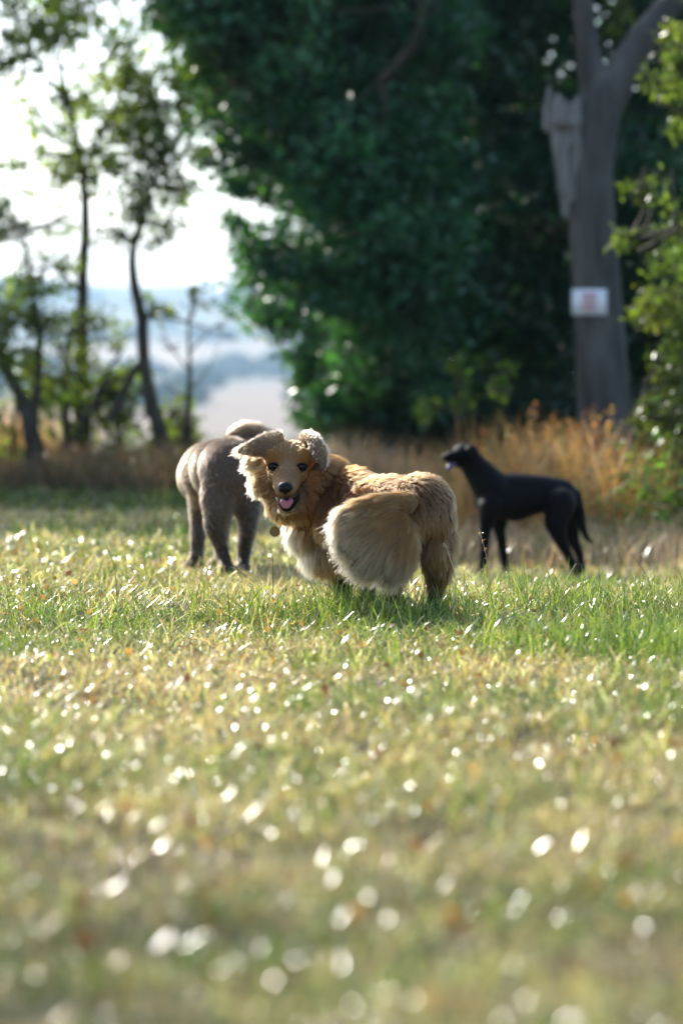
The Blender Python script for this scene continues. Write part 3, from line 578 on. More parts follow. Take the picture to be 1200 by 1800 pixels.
    Gh = [(508, 775, 8.14, (0, -1, .2), .016, .6, TAN, CR), (490, 785, 8.1, (-.2, -1, .3), .016, .5, TG, TAN), (526, 785, 8.1, (.2, -1, .3), .016, .5, TG, TAN), (508, 795, 8.09, up, .012, .3, TG, ML), (508, 808, 8.06, up, .01, .3, GR, TG), (505, 822, 8.03, (0, -1, .6), .007, .3, GR, GR), (503, 840, 7.98, (0, -1, .6), .006, .3, MZ, GR), (480, 802, 8.06, (-.4, -1, .3), .01, .4, TAN, TAN), (535, 802, 8.06, (.4, -1, .3), .01, .4, TAN, TAN),
          (470, 815, 8.07, (-1, .2, .4), .012, .35, OR, TAN), (548, 815, 8.07, (1, .2, .4), .012, .35, OR, OR), (485, 845, 8.02, (-.8, .1, .6), .007, .3, TG, GR), (522, 845, 8.02, (.8, .1, .6), .007, .3, TG, GR), (488, 866, 7.96, (-.8, .5, .5), .006, .3, ML, ML), (516, 866, 7.96, (.8, .5, .5), .006, .3, GR, ML),
          (470, 845, 8.06, (-.6, .8, .2), .02, .35, TAN, TG), (455, 835, 8.1, (-.9, .5, .1), .045, .5, OR, TAN), (445, 825, 8.14, (-1, .4, 0), .05, .6, TAN, WH), (450, 858, 8.15, (-.9, .6, 0), .05, .6, TAN, WH), (466, 882, 8.1, (-.4, 1, 0), .035, .3, TAN, CR), (545, 850, 8.05, (.6, .8, .2), .022, .35, OR, TAN), (565, 855, 8.1, (.6, .8, 0), .035, .4, BR, OR),  # left cheek ruff tips whitened as if sunlit
          (490, 905, 8.04, (-.2, 1, 0), .035, .35, TAN, CR), (515, 910, 8.05, (.1, 1, 0), .04, .35, OR, TAN), (545, 890, 8.06, (.4, 1, 0), .04, .35, OR, OR), (504, 902, 7.97, dn, .012, .3, CR, WH), (503, 872, 7.93, (0, .5, .5), .005, .3, GR, CR), (480, 918, 8.1, (-.3, 1, 0), .045, .4, TAN, CR)]
    GR = (.12, .088, .072)  # ear fronts greyed for shade, outer fringe tips whitened as if sunlit
    Ge = [(488, 765, 8.15, (-.2, -1, 0), .028, .7, TAN, WH), (470, 768, 8.12, (-.8, -.5, 0), .024, .5, TAN, WH), (455, 788, 8.07, (-1, .3, 0), .014, .3, GR, TG), (472, 782, 8.09, (-.6, .6, 0), .012, .3, GR, TG), (430, 785, 8.09, (-1, .1, 0), .055, .6, CR, WH), (422, 797, 8.09, (-1, .4, 0), .055, .6, CR, WH), (445, 806, 8.09, (-.8, .9, 0), .05, .5, TAN, CR),
          (532, 765, 8.15, (.2, -1, 0), .028, .7, TAN, WH), (550, 768, 8.11, (.7, -.6, 0), .03, .5, CR, WH), (572, 788, 8.07, (1, -.1, 0), .04, .5, CR, WH), (577, 805, 8.08, (1, .4, 0), .045, .6, TAN, CR), (552, 800, 8.01, (.2, 1, 0), .008, .2, GR, GR), (560, 792, 8.01, (.2, 1, 0), .008, .2, GR, GR), (562, 820, 8.01, (.2, 1, 0), .01, .2, GR, GR), (545, 782, 8.04, (.1, 1, 0), .01, .25, GR, GR), (462, 793, 8.05, (-1, .5, 0), .01, .25, GR, GR), (440, 794, 8.06, (-1, .3, 0), .02, .3, GR, TG)]
    LEN = {'body_fur': .85, 'head_fur': .6, 'ear_fur': .5}
    def make(nm, mask, G, **kw):
        q, m = p[mask], nn[mask]; d, l, c = guide_field(q, G); l = l*np.array([LEN[nm], .85])
        return fur(nm, q, m, d, l[:, 0], l[:, 1], c[:, :3], c[:, 3:], dog, base, M_FUR, **kw)
    vr = regions(V); vc = np.tile(np.array((.2, .125, .06)), (len(V), 1))
    for i_, G_ in ((0, Gb), (1, Gh), (2, Ge)): cc = guide_field(V[vr == i_], G_)[2]; vc[vr == i_] = (cc[:, :3]*.7+cc[:, 3:]*.3)*.8
    paint(me, vc)
    eyeL, eyeR = (480, 820), (530.5, 821)
    X, Yp = topx(p)
    bald = ((np.hypot(X-eyeL[0], (Yp-eyeL[1])*1.15) < 8.5) | (np.hypot(X-eyeR[0], (Yp-eyeR[1])*1.15) < 8.5) | (np.hypot((X-501), (Yp-858)*1.1) < 12.5)) & (p[:, 1] < 8.12)
    bald |= (abs(X-505) < 20) & (abs(Yp-881) < 11) & (p[:, 1] < 8.07)
    make('body_fur', (reg == 0), Gb, clump=.48, csize=13, rnd=.1, wave=.1, cvar=.2, cjs=1.0)
    make('head_fur', (reg == 1) & ~bald, Gh, clump=.4, csize=14, rnd=.16, rad=(.0005, .00015), cvar=.12)
    make('ear_fur', (reg == 2), Ge, clump=.55, csize=12, rnd=.25, rad=(.0005, .00015))
    # plume of the tail: strands fan out from the root of the tail
    m = reg == 3; q = p[m]; qn = nn[m]; x, y = X[m], Yp[m]
    vx, vy = x-752, y-862; r = np.hypot(vx, vy); ang = np.arctan2(vy, -vx)          # 0 = left, pi/2 = down
    d = np.stack([vx/r, -.25*np.ones_like(r), -vy/r], -1); ln = np.clip(.03+.024*r/150, .03, .06)+.004*np.sin(ang)+.03*np.clip(1-ang/.35, 0, 1)
    s = np.clip((r-95)/110, 0, 1)[:, None]**1.3; streak = (0.5+0.5*np.sin(ang*38+2*np.sin(ang*11)))[:, None]
    cr = np.array((.105, .043, .01))*(1-s)+np.array((.26, .14, .055))*s; cr = cr*(.4+.75*streak)
    ct = np.array((.15, .07, .021))*(1-s)+np.array(WH)*s
    fur('tail_fur', q, qn, d, ln, np.full(len(q), .16), cr, ct, dog, base, M_FUR, K=7, clump=.42, csize=12, rnd=.045, bend=(0, 0, -.1), rad=(.0006, .00018), cvar=.24, cjs=.8)
    # ---- face
    k = 8.05/FPX
    for e in (eyeL, eyeR):
        y = surfY(V, *e); c = P(e[0], e[1], y+.0075); eo = ellipsoid('eye', c, (.015, .0135, .0118), M_EYE, dog, base)
        t = np.linspace(0, 2*np.pi, 17); ring = np.array([P(e[0]+8.6*math.cos(a), e[1]+6.4*math.sin(a), y+.003-.002*abs(math.sin(a))) for a in t])
        q = Mesh(); q.add(*tube(ring, np.full(17, .0032), 6)); q.build('eyelid', M_LIP, eo, origin=base)
    ny = surfY(V, 501, 857); nc = P(501, 857, ny-.002)
    nm = remesh([(nc, (.0255, .018, .0185), None), (nc+np.array([0, -.002, .006]), (.023, .017, .0145), None), (nc+np.array([-.011, -.003, -.004]), (.012, .014, .011), None), (nc+np.array([.011, -.003, -.004]), (.012, .014, .011), None), (nc+np.array([0, .002, -.014]), (.006, .01, .012), None)], .0025, 4)
    nm.transform(__import__('mathutils').Matrix.Translation(-Vector(base))); nm.materials.append(M_NOSE); no = bpy.data.objects.new('nose', nm); link(no, dog)
    for sx in (-1, 1): ellipsoid('nostril', nc+np.array([sx*.0105, -.0155, -.003]), (.0045, .004, .0035), M_LIP, no, base)
    my = surfY(V, 503, 880, 7)
    rim = [(484, 873, .02), (490, 877, 0), (497, 877, -.014), (503, 874, -.02), (509, 877, -.014), (516, 876, -.004), (523, 871, .008), (530, 864, .024), (525, 880, .006), (517, 892, -.004), (510, 898, -.014), (503, 900, -.018), (496, 897, -.014), (489, 888, -.002)]
    mv = [P(x, y, my+dd) for x, y, dd in rim]+[P(x*.6+505*.4, y*.6+886*.4, my+dd*.6-.012) for x, y, dd in rim]+[P(504, 885, my-.014), P(505, 884, my+.05)]; nr_ = len(rim)
    mf_ = [(q, (q+1) % nr_, nr_+(q+1) % nr_, nr_+q) for q in range(nr_)]+[(nr_+q, nr_+(q+1) % nr_, 2*nr_, 2*nr_) for q in range(nr_)]+[((q+1) % nr_, q, 2*nr_+1, 2*nr_+1) for q in range(nr_)]
    mm = Mesh(); mm.add(np.array(mv), mf_); mo = mm.build('mouth', M_LIP, dog, origin=base)
    tb = Mesh(); tp = np.array([P(505, 879, my-.008), P(504, 882, my-.02), P(503, 886, my-.028), P(503, 891, my-.029)])
    ns = 12; th = np.linspace(0, 2*np.pi, ns, endpoint=False); tv = []
    for i, (c, w) in enumerate(zip(tp, (.018, .0215, .0215, .015))): tv += [c+np.array([w*math.cos(a), 0, .0055*math.sin(a)-.004*math.cos(a)**2*0+.003*math.cos(a)**2]) for a in th]
    tf = [(i*ns+j, i*ns+(j+1) % ns, (i+1)*ns+(j+1) % ns, (i+1)*ns+j) for i in range(3) for j in range(ns)]
    tb.add(np.array(tv), tf); tb.add(np.array(tv[-ns:]+[tp[-1]]), [(j, (j+1) % ns, ns, ns) for j in range(ns)]); tb.build('tongue', M_TONGUE, dog, origin=base)
    # ---- identity tag hanging below the throat
    c = P(483, 934.5, 8.0); th = np.linspace(0, 2*np.pi, 28, endpoint=False); r = 9.2*8/FPX; q = []
    for yy, rr in ((-.0012, r*.93), (-.0008, r), (.0008, r), (.0012, r*.93)): q += [c+np.array([rr*math.cos(a), yy+.1*rr*math.cos(a), rr*math.sin(a)]) for a in th]
    f = [(i*28+j, i*28+(j+1) % 28, (i+1)*28+(j+1) % 28, (i+1)*28+j) for i in range(3) for j in range(28)]
    tg = Mesh(); tg.add(np.array(q), f+[tuple(range(27, -1, -1)), tuple(range(84, 112))])
    M_BR = plain_mat('brass', (.2, .125, .045), .45, .4, col2=(.16, .1, .035), nscale=90)
    M_BR.node_tree.nodes['Principled BSDF'].inputs['Metallic'].default_value = .7
    t = tg.build('identity_tag', M_BR, dog, origin=base, smooth=False); t['label'] = 'round brass identity tag'
    th = np.linspace(0, 2*np.pi, 15); rg = Mesh(); rg.add(*tube(np.array([P(484, 922, 8.0)+np.array([0.002*math.sin(a), .005*math.cos(a), .0065*math.sin(a)]) for a in th]), np.full(15, .0011), 6)); rg.build('ring', M_BR, t, origin=base)
golden_dog()

def grey_dog():
    base = gp(385, 10.3)
    b = px_prims([(405, 824, 10.05, 58), (390, 826, 10.25, 58), (372, 830, 10.45, 57), (360, 838, 10.6, 50), (384, 872, 10.02, 34, 44, 30), (434, 872, 10.08, 30, 42, 28), (360, 868, 10.5, 32)])
    b += leg([(383, 890, 10.02, 28), (377, 925, 10.04, 20), (386, 955, 10.12, 14), (396, 985, 10.12, 12)], 396, 10.08, 14)
    b += leg([(434, 890, 10.08, 26), (436, 925, 10.1, 18), (430, 960, 10.2, 14), (428, 985, 10.2, 12)], 426, 10.14, 14)
    b += leg([(354, 880, 10.55, 25), (349, 925, 10.55, 16), (347, 965, 10.55, 13)], 345, 10.55, 14)
    b += leg([(392, 885, 10.65, 24), (390, 930, 10.65, 15), (389, 965, 10.65, 13)], 388, 10.65, 14)
    b += px_chain([(350, 842, 10.75, 34), (358, 852, 10.95, 28), (364, 862, 11.1, 26)]) + px_chain([(364, 866, 11.15, 18), (366, 880, 11.28, 12)]) + px_prims([(345, 868, 11.1, 7, 20, 10), (384, 868, 11.1, 7, 20, 10)])
    tl = px_chain([(404, 780, 10.1, 12), (410, 764, 10.12, 13), (428, 755, 10.14, 14), (450, 757, 10.14, 15), (470, 768, 10.13, 15), (478, 786, 10.12, 11)])
    me = remesh(b+tl, .011, 22); V, T, Nn = mesh_tris(me)
    dog = place_body(me, 'dog', base, skin_mat('grey_coat')); tag(dog, 'grey-brown clipped dog seen from behind with curled tail beside the golden dog', 'dog')
    p, nn = sample(V, T, Nn, 90000); X, Yp = topx(p)
    dt = np.min([np.linalg.norm((p-c)/r, axis=1) for c, r, _ in tl], axis=0); db = np.min([np.linalg.norm((p-c)/r, axis=1) for c, r, _ in b], axis=0); mt = dt < db
    G = (.085, .06, .046); GB = (.125, .07, .038); TN = (.3, .17, .085); DK = (.012, .01, .009); GD = (.045, .034, .028)
    Gb = [(380, 770, 10.2, (.5, .5, -.8), .016, .6, G, G), (400, 830, 9.9, (0, 1, 0), .016, .5, G, G), (340, 810, 10.4, (-.2, 1, -.3), .018, .6, GB, TN), (325, 850, 10.45, (0, 1, 0), .018, .6, GB, TN), (350, 870, 10.4, (0, 1, 0), .018, .6, GB, TN), (385, 880, 9.95, (0, 1, 0), .02, .5, G, G), (380, 940, 10, (0, 1, 0), .022, .5, GD, GD), (396, 990, 10.05, (0, 1, 0), .022, .5, GD, GD), (432, 900, 10.05, (0, 1, 0), .022, .5, GD, GD), (428, 970, 10.1, (0, 1, 0), .022, .5, DK, GD), (348, 950, 10.5, (0, 1, 0), .022, .5, GD, GB), (412, 885, 10.1, (0, 1, 0), .03, .4, GB, TN)]
    Gt = [(410, 755, 10.12, (.6, -.6, 0), .04, .6, TN, TN), (440, 742, 10.14, (1, 0, 0), .04, .5, TN, TN), (470, 755, 10.13, (1, .6, 0), .04, .5, TN, TN), (440, 772, 10.1, (.5, 1, 0), .06, .4, DK, DK), (465, 788, 10.1, (.3, 1, 0), .06, .4, DK, DK), (420, 770, 10.1, (.6, .8, 0), .03, .4, DK, DK)]
    paint(me, guide_field(V, Gb+Gt, eps=.03)[2][:, :3])
    for nm, mk, GG in (('body_fur', ~mt, Gb), ('tail_fur', mt, Gt)):
        q, m = p[mk], nn[mk]; d, l, c = guide_field(q, GG, eps=.03); l = l*np.array([.55 if nm == 'body_fur' else .8, .65])
        fur(nm, q, m, d, l[:, 0], l[:, 1], c[:, :3], c[:, 3:], dog, base, M_FUR, K=4, clump=0, csize=14, rnd=.12, rad=(.0007, .0003), cvar=.1, cjs=.5)
grey_dog()

def black_dog():
    base = gp(930, 13.0)
    b = px_chain([(866, 872, 12.95, 34, 38, 30), (905, 874, 13, 38, 41, 34), (945, 868, 13.02, 32, 32, 28), (982, 874, 13.05, 32, 32, 30)]) + px_chain([(866, 862, 12.95, 33), (851, 843, 12.95, 28), (832, 818, 12.95, 22), (821, 803, 12.94, 20)])
    b += px_prims([(814, 796, 12.93, 20, 17, 18), (808, 800, 12.91, 15)]) + px_chain([(806, 801, 12.9, 14, 13, 13), (795, 803, 12.88, 11, 11, 11), (787, 804, 12.87, 9, 9, 9)]) + px_chain([(808, 815, 12.92, 12, 7, 10), (796, 816, 12.9, 7, 4, 8)])
    b += px_chain([(828, 789, 12.87, 9, 8, 5), (834, 798, 12.85, 8, 11, 4), (835, 808, 12.85, 6, 8, 4)], .4) + px_chain([(815, 787, 13.02, 7, 6, 5), (812, 798, 13.04, 7, 10, 4)], .4)
    b += leg([(862, 890, 12.88, 22), (853, 925, 12.88, 11), (851, 960, 12.88, 8)], 848, 12.88, 8, (-.03, 0)) + leg([(874, 895, 13.1, 20), (878, 935, 13.1, 10), (884, 970, 13.1, 7.5)], 889, 13.1, 8, (-.03, 0))
    b += leg([(984, 885, 12.95, 27), (976, 918, 12.93, 20), (982, 945, 12.93, 12), (998, 974, 12.95, 8), (1004, 988, 12.95, 8)], 1012, 12.93, 9, (-.03, 0)) + leg([(998, 890, 13.15, 24), (1000, 925, 13.16, 17), (1008, 952, 13.16, 10), (1019, 977, 13.17, 7.5), (1020, 990, 13.17, 7)], 1022, 13.15, 8, (-.03, 0))
    b += px_chain([(1010, 872, 13.05, 12), (1019, 900, 13.05, 9), (1024, 930, 13.05, 7), (1030, 945, 13.05, 5), (1039, 954, 13.05, 3.5)])
    b = [(q, np.asarray(r)*1.05, R) for q, r, R in b]
    me = remesh(b, .01, 4)
    m = plain_mat('black_coat', (.003, .003, .0038), .58, .1, bump=.5, bscale=90)
    pr = m.node_tree.nodes['Principled BSDF']; pr.inputs['Sheen Weight'].default_value = 0
    V, T, Nn = mesh_tris(me)
    dog = place_body(me, 'dog', base, m); tag(dog, 'lean short-haired black dog standing side-on with head turned left', 'dog')
    ellipsoid('eye', P(802, 795, surfY(V, 802, 796, 4)+.004), (.011, .01, .01), M_EYE, dog, base)
    ellipsoid('nose', P(780, 803, 12.87), (.016, .016, .013), M_NOSE, dog, base)
    q = Mesh(); q.add(*tube(spline([P(800, 814, 12.88), P(792, 818, 12.87), P(788, 823, 12.86), P(788, 829, 12.86)], 10), np.array([.01, .012, .013, .014, .015, .015, .015, .014, .011, .005]), 8))
    V2 = q.V[0]; V2[:, 1] = 12.87+(V2[:, 1]-12.87)*1.3; q.build('tongue', plain_mat('black_dog_tongue', (.1, .085, .15), .4, .3, col2=(.08, .065, .12), nscale=40), dog, origin=base)
black_dog()

# ------------------------------------------------------------------ meadow: weeds, grass, straw, fallen leaves
def scatter(n, y0, y1, margin, pw=1.0, k=0.155):
    """random ground points in the wedge in front of the camera with a margin on both sides"""
    u = rng.random(n*3); y = y0+(y1-y0)*u; wd = k*y+margin; keep = rng.random(n*3) < wd/(k*y1+margin); y = y[keep][:n]
    x = (rng.random(len(y))*2-1)*(k*y+margin); return x, y
def rooted(x, y, dz=-0.008): return np.stack([x, y, ground_z(x, y)+dz], -1)
GREEN = np.array((.095, .145, .028)); GREEN2 = np.array((.19, .235, .05)); DEEP = np.array((.045, .095, .03)); STRAW = np.array((.53, .41, .24)); TANB = np.array((.24, .14, .065)); PALE = np.array((.62, .55, .39))
def greenness(x, y): return np.clip(.5+.55*wob(x, y, 1.5, 5)+.45*wob(x, y, 4.2, 1)+.12*wob(x, y, 9, 3), 0, 1)
def lawn(name, n, y0, y1, hmin, hmax, wmin, wmax, margin, label, seg=3, gb=0.0, shade_dk=1.0):
    n0 = n; x, y = scatter(n, y0, y1, margin); n = len(x); kc = max(10, n//16); ci = rng.integers(0, kc, n); own = rng.random(n) < .72
    sg = .016+.0012*y; x = np.where(own, x[ci]+rng.normal(0, 1, n)*sg[ci], x); y = np.where(own, y[ci]+rng.normal(0, 1, n)*sg[ci], y)
    tu = np.where(own, rng.random(n)[ci], rng.random(n)); th_ = np.where(own, np.exp(rng.normal(0, .38, n))[ci], 1.0); ta = np.where(own, (rng.random(n)*6.283)[ci], rng.random(n)*6.283)
    g = greenness(x, y); r = rng.random(n)
    cx, cy = wob(x, y, 13, 2), wob(x, y, 17, 7)                     # tufts
    gp1 = np.clip(.07+gb+.5*g, 0, 1); gp1 = gp1*(1-.75*sstep(.1, .8, x)*sstep(11.3, 13.5, y)); isg = (.75*tu+.25*rng.random(n)) < gp1
    h = rng.uniform(hmin, hmax, n)*np.exp(rng.normal(0, .3, n))*(1+.3*np.clip(cx, -1, 1))*np.where(isg, 1.12, .8)*th_
    h = np.minimum(h, hmax*1.45); w = rng.uniform(wmin, wmax, n); az = np.where(rng.random(n) < .45, ta+rng.normal(0, .8, n), rng.random(n)*6.283)
    lie = rng.random(n) < np.where(isg, .42, .72)
    th0 = np.where(lie, rng.uniform(.85, 1.5, n), np.abs(rng.normal(.25, .3, n))); th1 = np.where(lie, rng.uniform(-.1, .3, n), rng.uniform(.4, 2.0, n))
    c = np.where(r[:, None] < .35, GREEN, np.where(r[:, None] < .75, GREEN2, DEEP)); s = np.where(r[:, None] < .45, STRAW, np.where(r[:, None] < .75, PALE, TANB))
    c = shade_dk*np.where(isg[:, None], c, s)*np.exp(rng.normal(0, .22, (n, 1)))*np.exp(rng.normal(0, .08, (n, 3)))
    V, F, C = blades(rooted(x, y), h, w, az, th0, th1, rng.normal(0, .45, n), c, c*np.array([1.15, 1.1, 1.0]), seg)
    o = mesh_np(name, V, F, M_GRASS, C, smooth=True); tag(o, label, 'grass', kind='stuff')
lawn('front_grass', 110000, 1.9, 4.2, .022, .045, .0014, .003, .55, 'strongly blurred short grass in dappled shade nearest the camera', 2)
lawn('near_grass', 130000, 4.0, 7.2, .03, .065, .0016, .0036, .6, 'blurred glinting mix of green and straw grass across the foreground')
lawn('meadow_grass', 110000, 7.0, 10.5, .04, .085, .002, .0042, .9, 'sharp green and dry grass around the dogs')
lawn('back_grass', 90000, 10.4, 17, .05, .09, .004, .008, 1.5, 'soft pale grass behind the dogs', 2)
lawn('shade_tinted_grass', 70000, 16.8, 30, .05, .1, .01, .02, 2.5, 'mown grass along the hedge, coloured darker for its shade', 2, .35, .75)  # blades coloured greener and darker to deepen the hedge shade

def tuft(px, Y, n, spread, hmin, hmax, cols, w=(.0025, .005), lean=.35):
    b = gp(px, Y); x = b[0]+rng.normal(0, spread, n); y = b[1]+rng.normal(0, spread, n)
    h = rng.uniform(hmin, hmax, n); c = np.array(cols)[rng.integers(0, len(cols), n)]*np.exp(rng.normal(0, .2, (n, 1)))
    return blades(rooted(x, y), h, rng.uniform(*w, n), rng.random(n)*6.283, np.abs(rng.normal(.1, lean*.6, n)), rng.uniform(.1, 1.6, n), rng.normal(0, .6, n), c, c*1.15, 4)
def merge(parts):
    V, F, C, k = [], [], [], 0
    for v, f, c in parts: V.append(v); F.append(f+k); C.append(c); k += len(v)
    return np.vstack(V), np.vstack(F), np.vstack(C)
ts = []
for (px, Y, n, s, a, b_) in ((600, 8.05, 130, .06, .08, .17), (650, 8.15, 130, .06, .08, .17), (700, 7.6, 130, .06, .08, .17), (762, 7.78, 130, .06, .07, .16), (640, 7.75, 70, .06, .08, .2), (700, 7.6, 60, .06, .08, .19), (590, 7.85, 70, .07, .08, .2), (475, 7.9, 90, .09, .08, .19), (540, 7.95, 80, .09, .08, .18), (760, 7.7, 50, .06, .07, .18), (420, 8.1, 60, .1, .07, .16), (850, 8.0, 60, .1, .08, .2), (930, 8.1, 80, .12, .07, .17), (1010, 8.2, 90, .12, .08, .18), (1080, 8.1, 90, .12, .08, .18), (1160, 8.2, 90, .12, .08, .2),
                            (880, 7.2, 90, .08, .08, .17), (930, 6.6, 110, .1, .07, .16), (700, 6.3, 90, .09, .06, .14), (560, 6.2, 80, .08, .06, .13), (1060, 6.9, 120, .12, .07, .15), (1150, 6.6, 130, .14, .08, .16), (200, 7.4, 70, .12, .06, .13), (60, 7.8, 80, .12, .06, .14), (300, 8.6, 70, .14, .06, .14), (840, 6.9, 60, .08, .07, .15), (640, 7.0, 60, .1, .06, .13), (1040, 6.75, 200, .14, .08, .15), (1110, 6.6, 240, .15, .08, .16), (1180, 6.5, 240, .15, .08, .16), (1090, 6.95, 200, .12, .1, .18), (1170, 6.9, 200, .12, .1, .18), (820, 8.5, 90, .16, .07, .16), (950, 8.8, 120, .2, .07, .16), (1100, 9, 140, .22, .08, .17)):  # dense deep-green clumps on the right stand in for a shaded patch
    ts.append(tuft(px, Y, n, s, a, b_, (GREEN, GREEN2, DEEP, GREEN2*1.15)))
V, F, C = merge(ts); o = mesh_np('grass_tufts', V, F, M_GRASS, C); tag(o, 'longer green grass tufts around the dogs, and to their right standing in for a shaded patch', 'grass', kind='stuff')

# dry weeds and tall grass at the wood edge
def tallgrass(name, label, spots, cols, mat=M_WEED, w=(.006, .014)):
    ps = []
    for (px, Y, n, s, a, b_) in spots: ps.append(tuft(px, Y, n, s, a, b_, cols, w, .25))
    V, F, C = merge(ps); o = mesh_np(name, V, F, mat, C); tag(o, label, 'weeds', kind='stuff')
RUST = np.array((.18, .09, .045)); OCH = np.array((.4, .24, .085)); YG = np.array((.15, .17, .05)); DRY = np.array((.36, .25, .15)); GREYB = np.array((.2, .15, .11))
sp1 = [(px+rng.normal(0, 8), rng.uniform(15.4, 18.3), 230, .16, .35, 1.0 if px > 850 else .75) for px in range(800, 1090, 16)]
tallgrass('rusty_weeds', 'tall rust and yellow dock weeds behind the black dog', sp1, (RUST, OCH, OCH, YG, DRY))
tallgrass('dry_grass', 'dull tan dry grass at the foot of the dark tree', [(px, rng.uniform(19, 22), 110, .25, .35, .75) for px in range(560, 860, 18)], (GREYB, DRY, GREYB))
tallgrass('bank_grass', 'dry tan grass and low weeds beyond the black dog', [(px, 13.55+4*rng.random()**.8, 110, .25, .08, .32) for px in range(740, 1290, 8)], (DRY, STRAW, GREYB, YG*.8), M_STRAW, (.004, .01))
tallgrass('hedge_bottom_grass', 'brown dry grass and brambles along the hedge bottom', [(px, rng.uniform(22.2, 24.5), 120, .28, .25, .62 if px > 70 else .4) for px in range(-160, 600, 14)], (GREYB, DRY, TANB*.6, DEEP, GREYB))
tallgrass('golden_grass', 'sunlit golden dry grass at the left field edge', [(px, rng.uniform(25, 26.5), 150, .25, .5, 1.05) for px in range(-120, 100, 12)], (OCH*1.2, STRAW, DRY), M_STRAW)
# dock seed heads
hs = []
for i in range(45):
    px = rng.uniform(830, 1085); Y = rng.uniform(16, 18); b = gp(px, Y); h = rng.uniform(.55, 1.0); n = 60
    t = rng.uniform(.35, 1, n); c = b+np.stack([rng.normal(0, .02, n), rng.normal(0, .02, n), t*h], -1)
    hs.append(leaves(c, rng.uniform(.018, .04, n), vary(RUST if rng.random() < .55 else OCH, n, .3), .2, .8))
V, F, C = merge(hs); o = mesh_np('dock_seed_heads', V, F, M_WEED, C); tag(o, 'rust brown seed heads standing among the weeds behind the black dog', 'weeds', kind='stuff')
# low leafy weeds: right of the black dog and in the foreground
lw = []
for (px, py, Y, n, s, col) in ((1130, 850, 16, 120, .12, (.1, .16, .03)), (1110, 900, 15.6, 90, .12, (.09, .14, .03)), (1180, 880, 15.5, 160, .18, (.05, .09, .03)), (1080, 950, 15.2, 80, .15, (.09, .13, .04)), (1150, 820, 16.3, 140, .15, (.08, .13, .03))):
    c = P(px, py, Y)+rng.normal(0, s, (n, 3)); c[:, 2] = np.maximum(c[:, 2], ground_z(c[:, 0], c[:, 1])+.03); lw.append(leaves(c, rng.uniform(.04, .09, n), vary(col, n), .2))
V, F, C = merge(lw); o = mesh_np('nettle_leaves', V, F, M_LEAF, C); tag(o, 'low sunlit leafy weeds under the right-hand shrub', 'weeds', kind='stuff')
fl = []
x, y = scatter(800, 1.9, 9.5, .6); c = rooted(x, y, .015+0*x); c[:, 2] += rng.uniform(0, .03, len(x)); r = rng.random((len(x), 1))
fl.append(leaves(c, rng.uniform(.012, .035, len(x)), np.where(r < .4, RUST*.9, np.where(r < .7, OCH, GREEN2))*np.exp(rng.normal(0, .2, (len(x), 1))), 0, .8))
def flat_leaves(c, size, col, tilt):
    n = len(c); az = rng.random(n)*6.283; nrm = np.stack([rng.normal(0, tilt, n), rng.normal(0, tilt, n), np.ones(n)], -1); nrm /= np.linalg.norm(nrm, axis=1)[:, None]
    d_ = np.stack([np.cos(az), np.sin(az), 0*az], -1); d_ -= (d_*nrm).sum(1)[:, None]*nrm; s_ = np.cross(nrm, d_); L = size[:, None]
    V = np.stack([c, c+d_*L*.6+s_*L*.42+nrm*L*.08, c+d_*L, c+d_*L*.6-s_*L*.42+nrm*L*.08], 1).reshape(-1, 3)
    return V, (np.arange(n)[:, None, None]*4+np.array([(0, 1, 2), (0, 2, 3)])[None]).reshape(-1, 3), np.repeat(col, 4, 0)
x, y = scatter(48000, 1.9, 9.6, .6); k = greenness(x, y) > rng.random(len(x))*.75; x, y = x[k], y[k]; n = len(x); c = rooted(x, y, 0*x); c[:, 2] += rng.uniform(.006, .032, n)  # flat leaflets added to give small round glints in the near grass
r = rng.random((n, 1)); V, F, C = flat_leaves(c, rng.uniform(.005, .011, n), np.where(r < .6, GREEN2, np.where(r < .85, GREEN, STRAW))*np.exp(rng.normal(0, .25, (n, 1))), .3)
o = mesh_np('glint_leaflets', V, F, M_GRASS, C); tag(o, 'tiny glossy leaflets added for sparkle among the foreground grass', 'added leaflets', kind='stuff')
V, F, C = merge(fl); o = mesh_np('fallen_leaves', V, F, M_WEED, C); tag(o, 'small orange fallen leaves and clover scattered in the grass', 'leaves', kind='stuff')

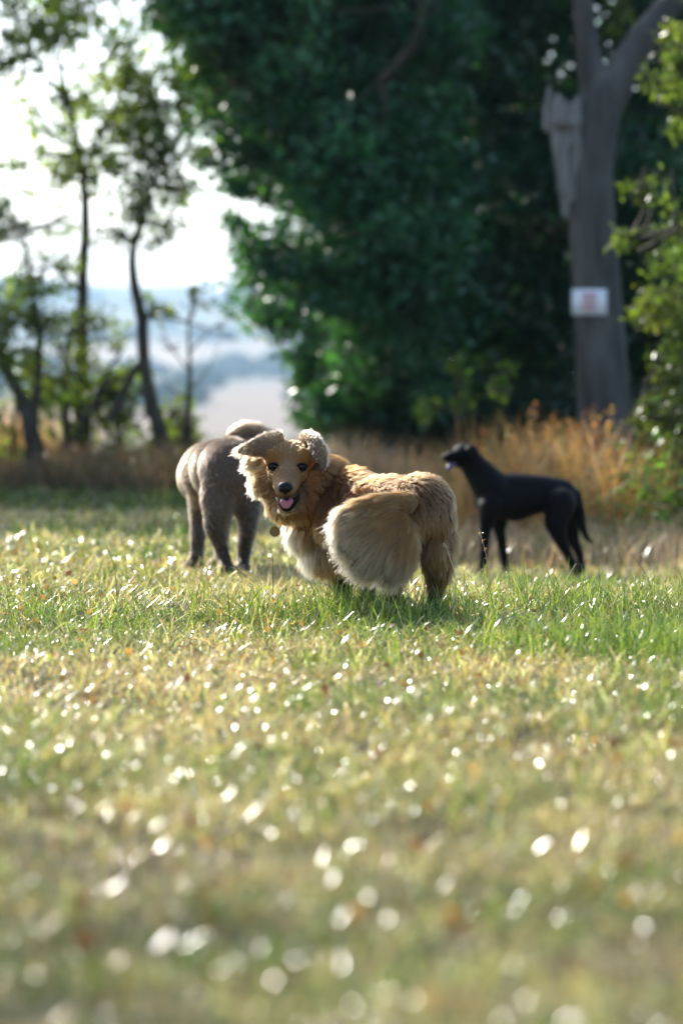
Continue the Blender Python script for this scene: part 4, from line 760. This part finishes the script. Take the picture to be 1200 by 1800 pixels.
# single tall stalks in focus around the dogs
def stalk(px, Y, pts, label, col, seed=True):
    b = gp(px, Y); q = spline([b+np.array([0, 0, -.01])]+[P(x, y, Y) for x, y in pts], 14); m = Mesh()
    o = empty('grass_stalk', b); tag(o, label, 'grass stalk', 'tall stalks around the dogs')
    mt = plain_mat('stalk', col, .5, .4); m.add(*tube(q, np.linspace(.0016, .0008, 14), 5)); m.build('stem', mt, o, origin=b)
    if seed:
        n = 26; t = rng.uniform(.75, 1, n); i = (t*13).astype(int); c = q[np.clip(i, 0, 13)]+rng.normal(0, .002, (n, 3))
        V, F, C = leaves(c, rng.uniform(.006, .011, n), vary(col, n), -.4, .4); mesh_np('seed_head', V-b, F, M_STRAW, C, o)
TANS = (.42, .3, .15)
stalk(868, 8.0, [(862, 1040), (856, 985), (841, 928)], 'pale dry stalk standing before the black dog front legs', TANS)
stalk(1000, 7.9, [(985, 1040), (1000, 1010), (1012, 990)], 'short dry stalk below the black dog hind feet', TANS, False)
stalk(1150, 8.1, [(1142, 1030), (1128, 1000), (1105, 970)], 'rusty red-tipped blade leaning left beneath the right-hand shrub', (.3, .16, .06), False)
stalk(1165, 7.9, [(1172, 1050), (1180, 1030), (1187, 1023)], 'green stalk at the far right edge of the sharp grass', (.14, .18, .04), False)
stalk(206, 8.3, [(203, 1010), (196, 980), (187, 958)], 'dark green blade left of the grey dog', (.05, .09, .02), False)
stalk(795, 7.7, [(800, 1020), (790, 980), (779, 953)], 'wispy seeding stalk against the golden dog rump', (.5, .42, .3))
stalk(815, 7.85, [(800, 1060), (790, 1052), (772, 1066)], 'bent orange straw beside the golden dog hind foot', (.45, .25, .1), False)
stalk(478, 8.1, [(480, 1000), (478, 975), (473, 962)], 'thin dark stalk under the brass tag', (.06, .08, .03), False)
# midges drifting in the sun
mw = plain_mat('midge_wing', (.8, .8, .78), .3, .6); mb = plain_mat('midge_body', (.08, .06, .04), .5, .4); first = None
for (px, py, Y) in ((570, 674, 8.2), (790, 631, 8.3), (796, 634, 8.4), (915, 199, 8.1), (48, 697, 8.2), (760, 622, 8.5), (1006, 655, 8.0)):
    c = P(px, py, Y); o = empty('midge', c); tag(o, 'tiny sunlit midge drifting in the air', 'midge', 'midges drifting above the dogs')
    if first is None:
        mesh_np('body', ICO_V*np.array([.0009, .0022, .0009]), ICO_F, mb, None, o, True)
        for s in (-1, 1): mesh_np('wing', ICO_V*np.array([.0024, .0011, .0003])+np.array([s*.0024, 0, .001]), ICO_F, mw, None, o, True)
        first = o
    else:
        for ch in first.children: k = ch.copy(); COL.objects.link(k); k.parent = o
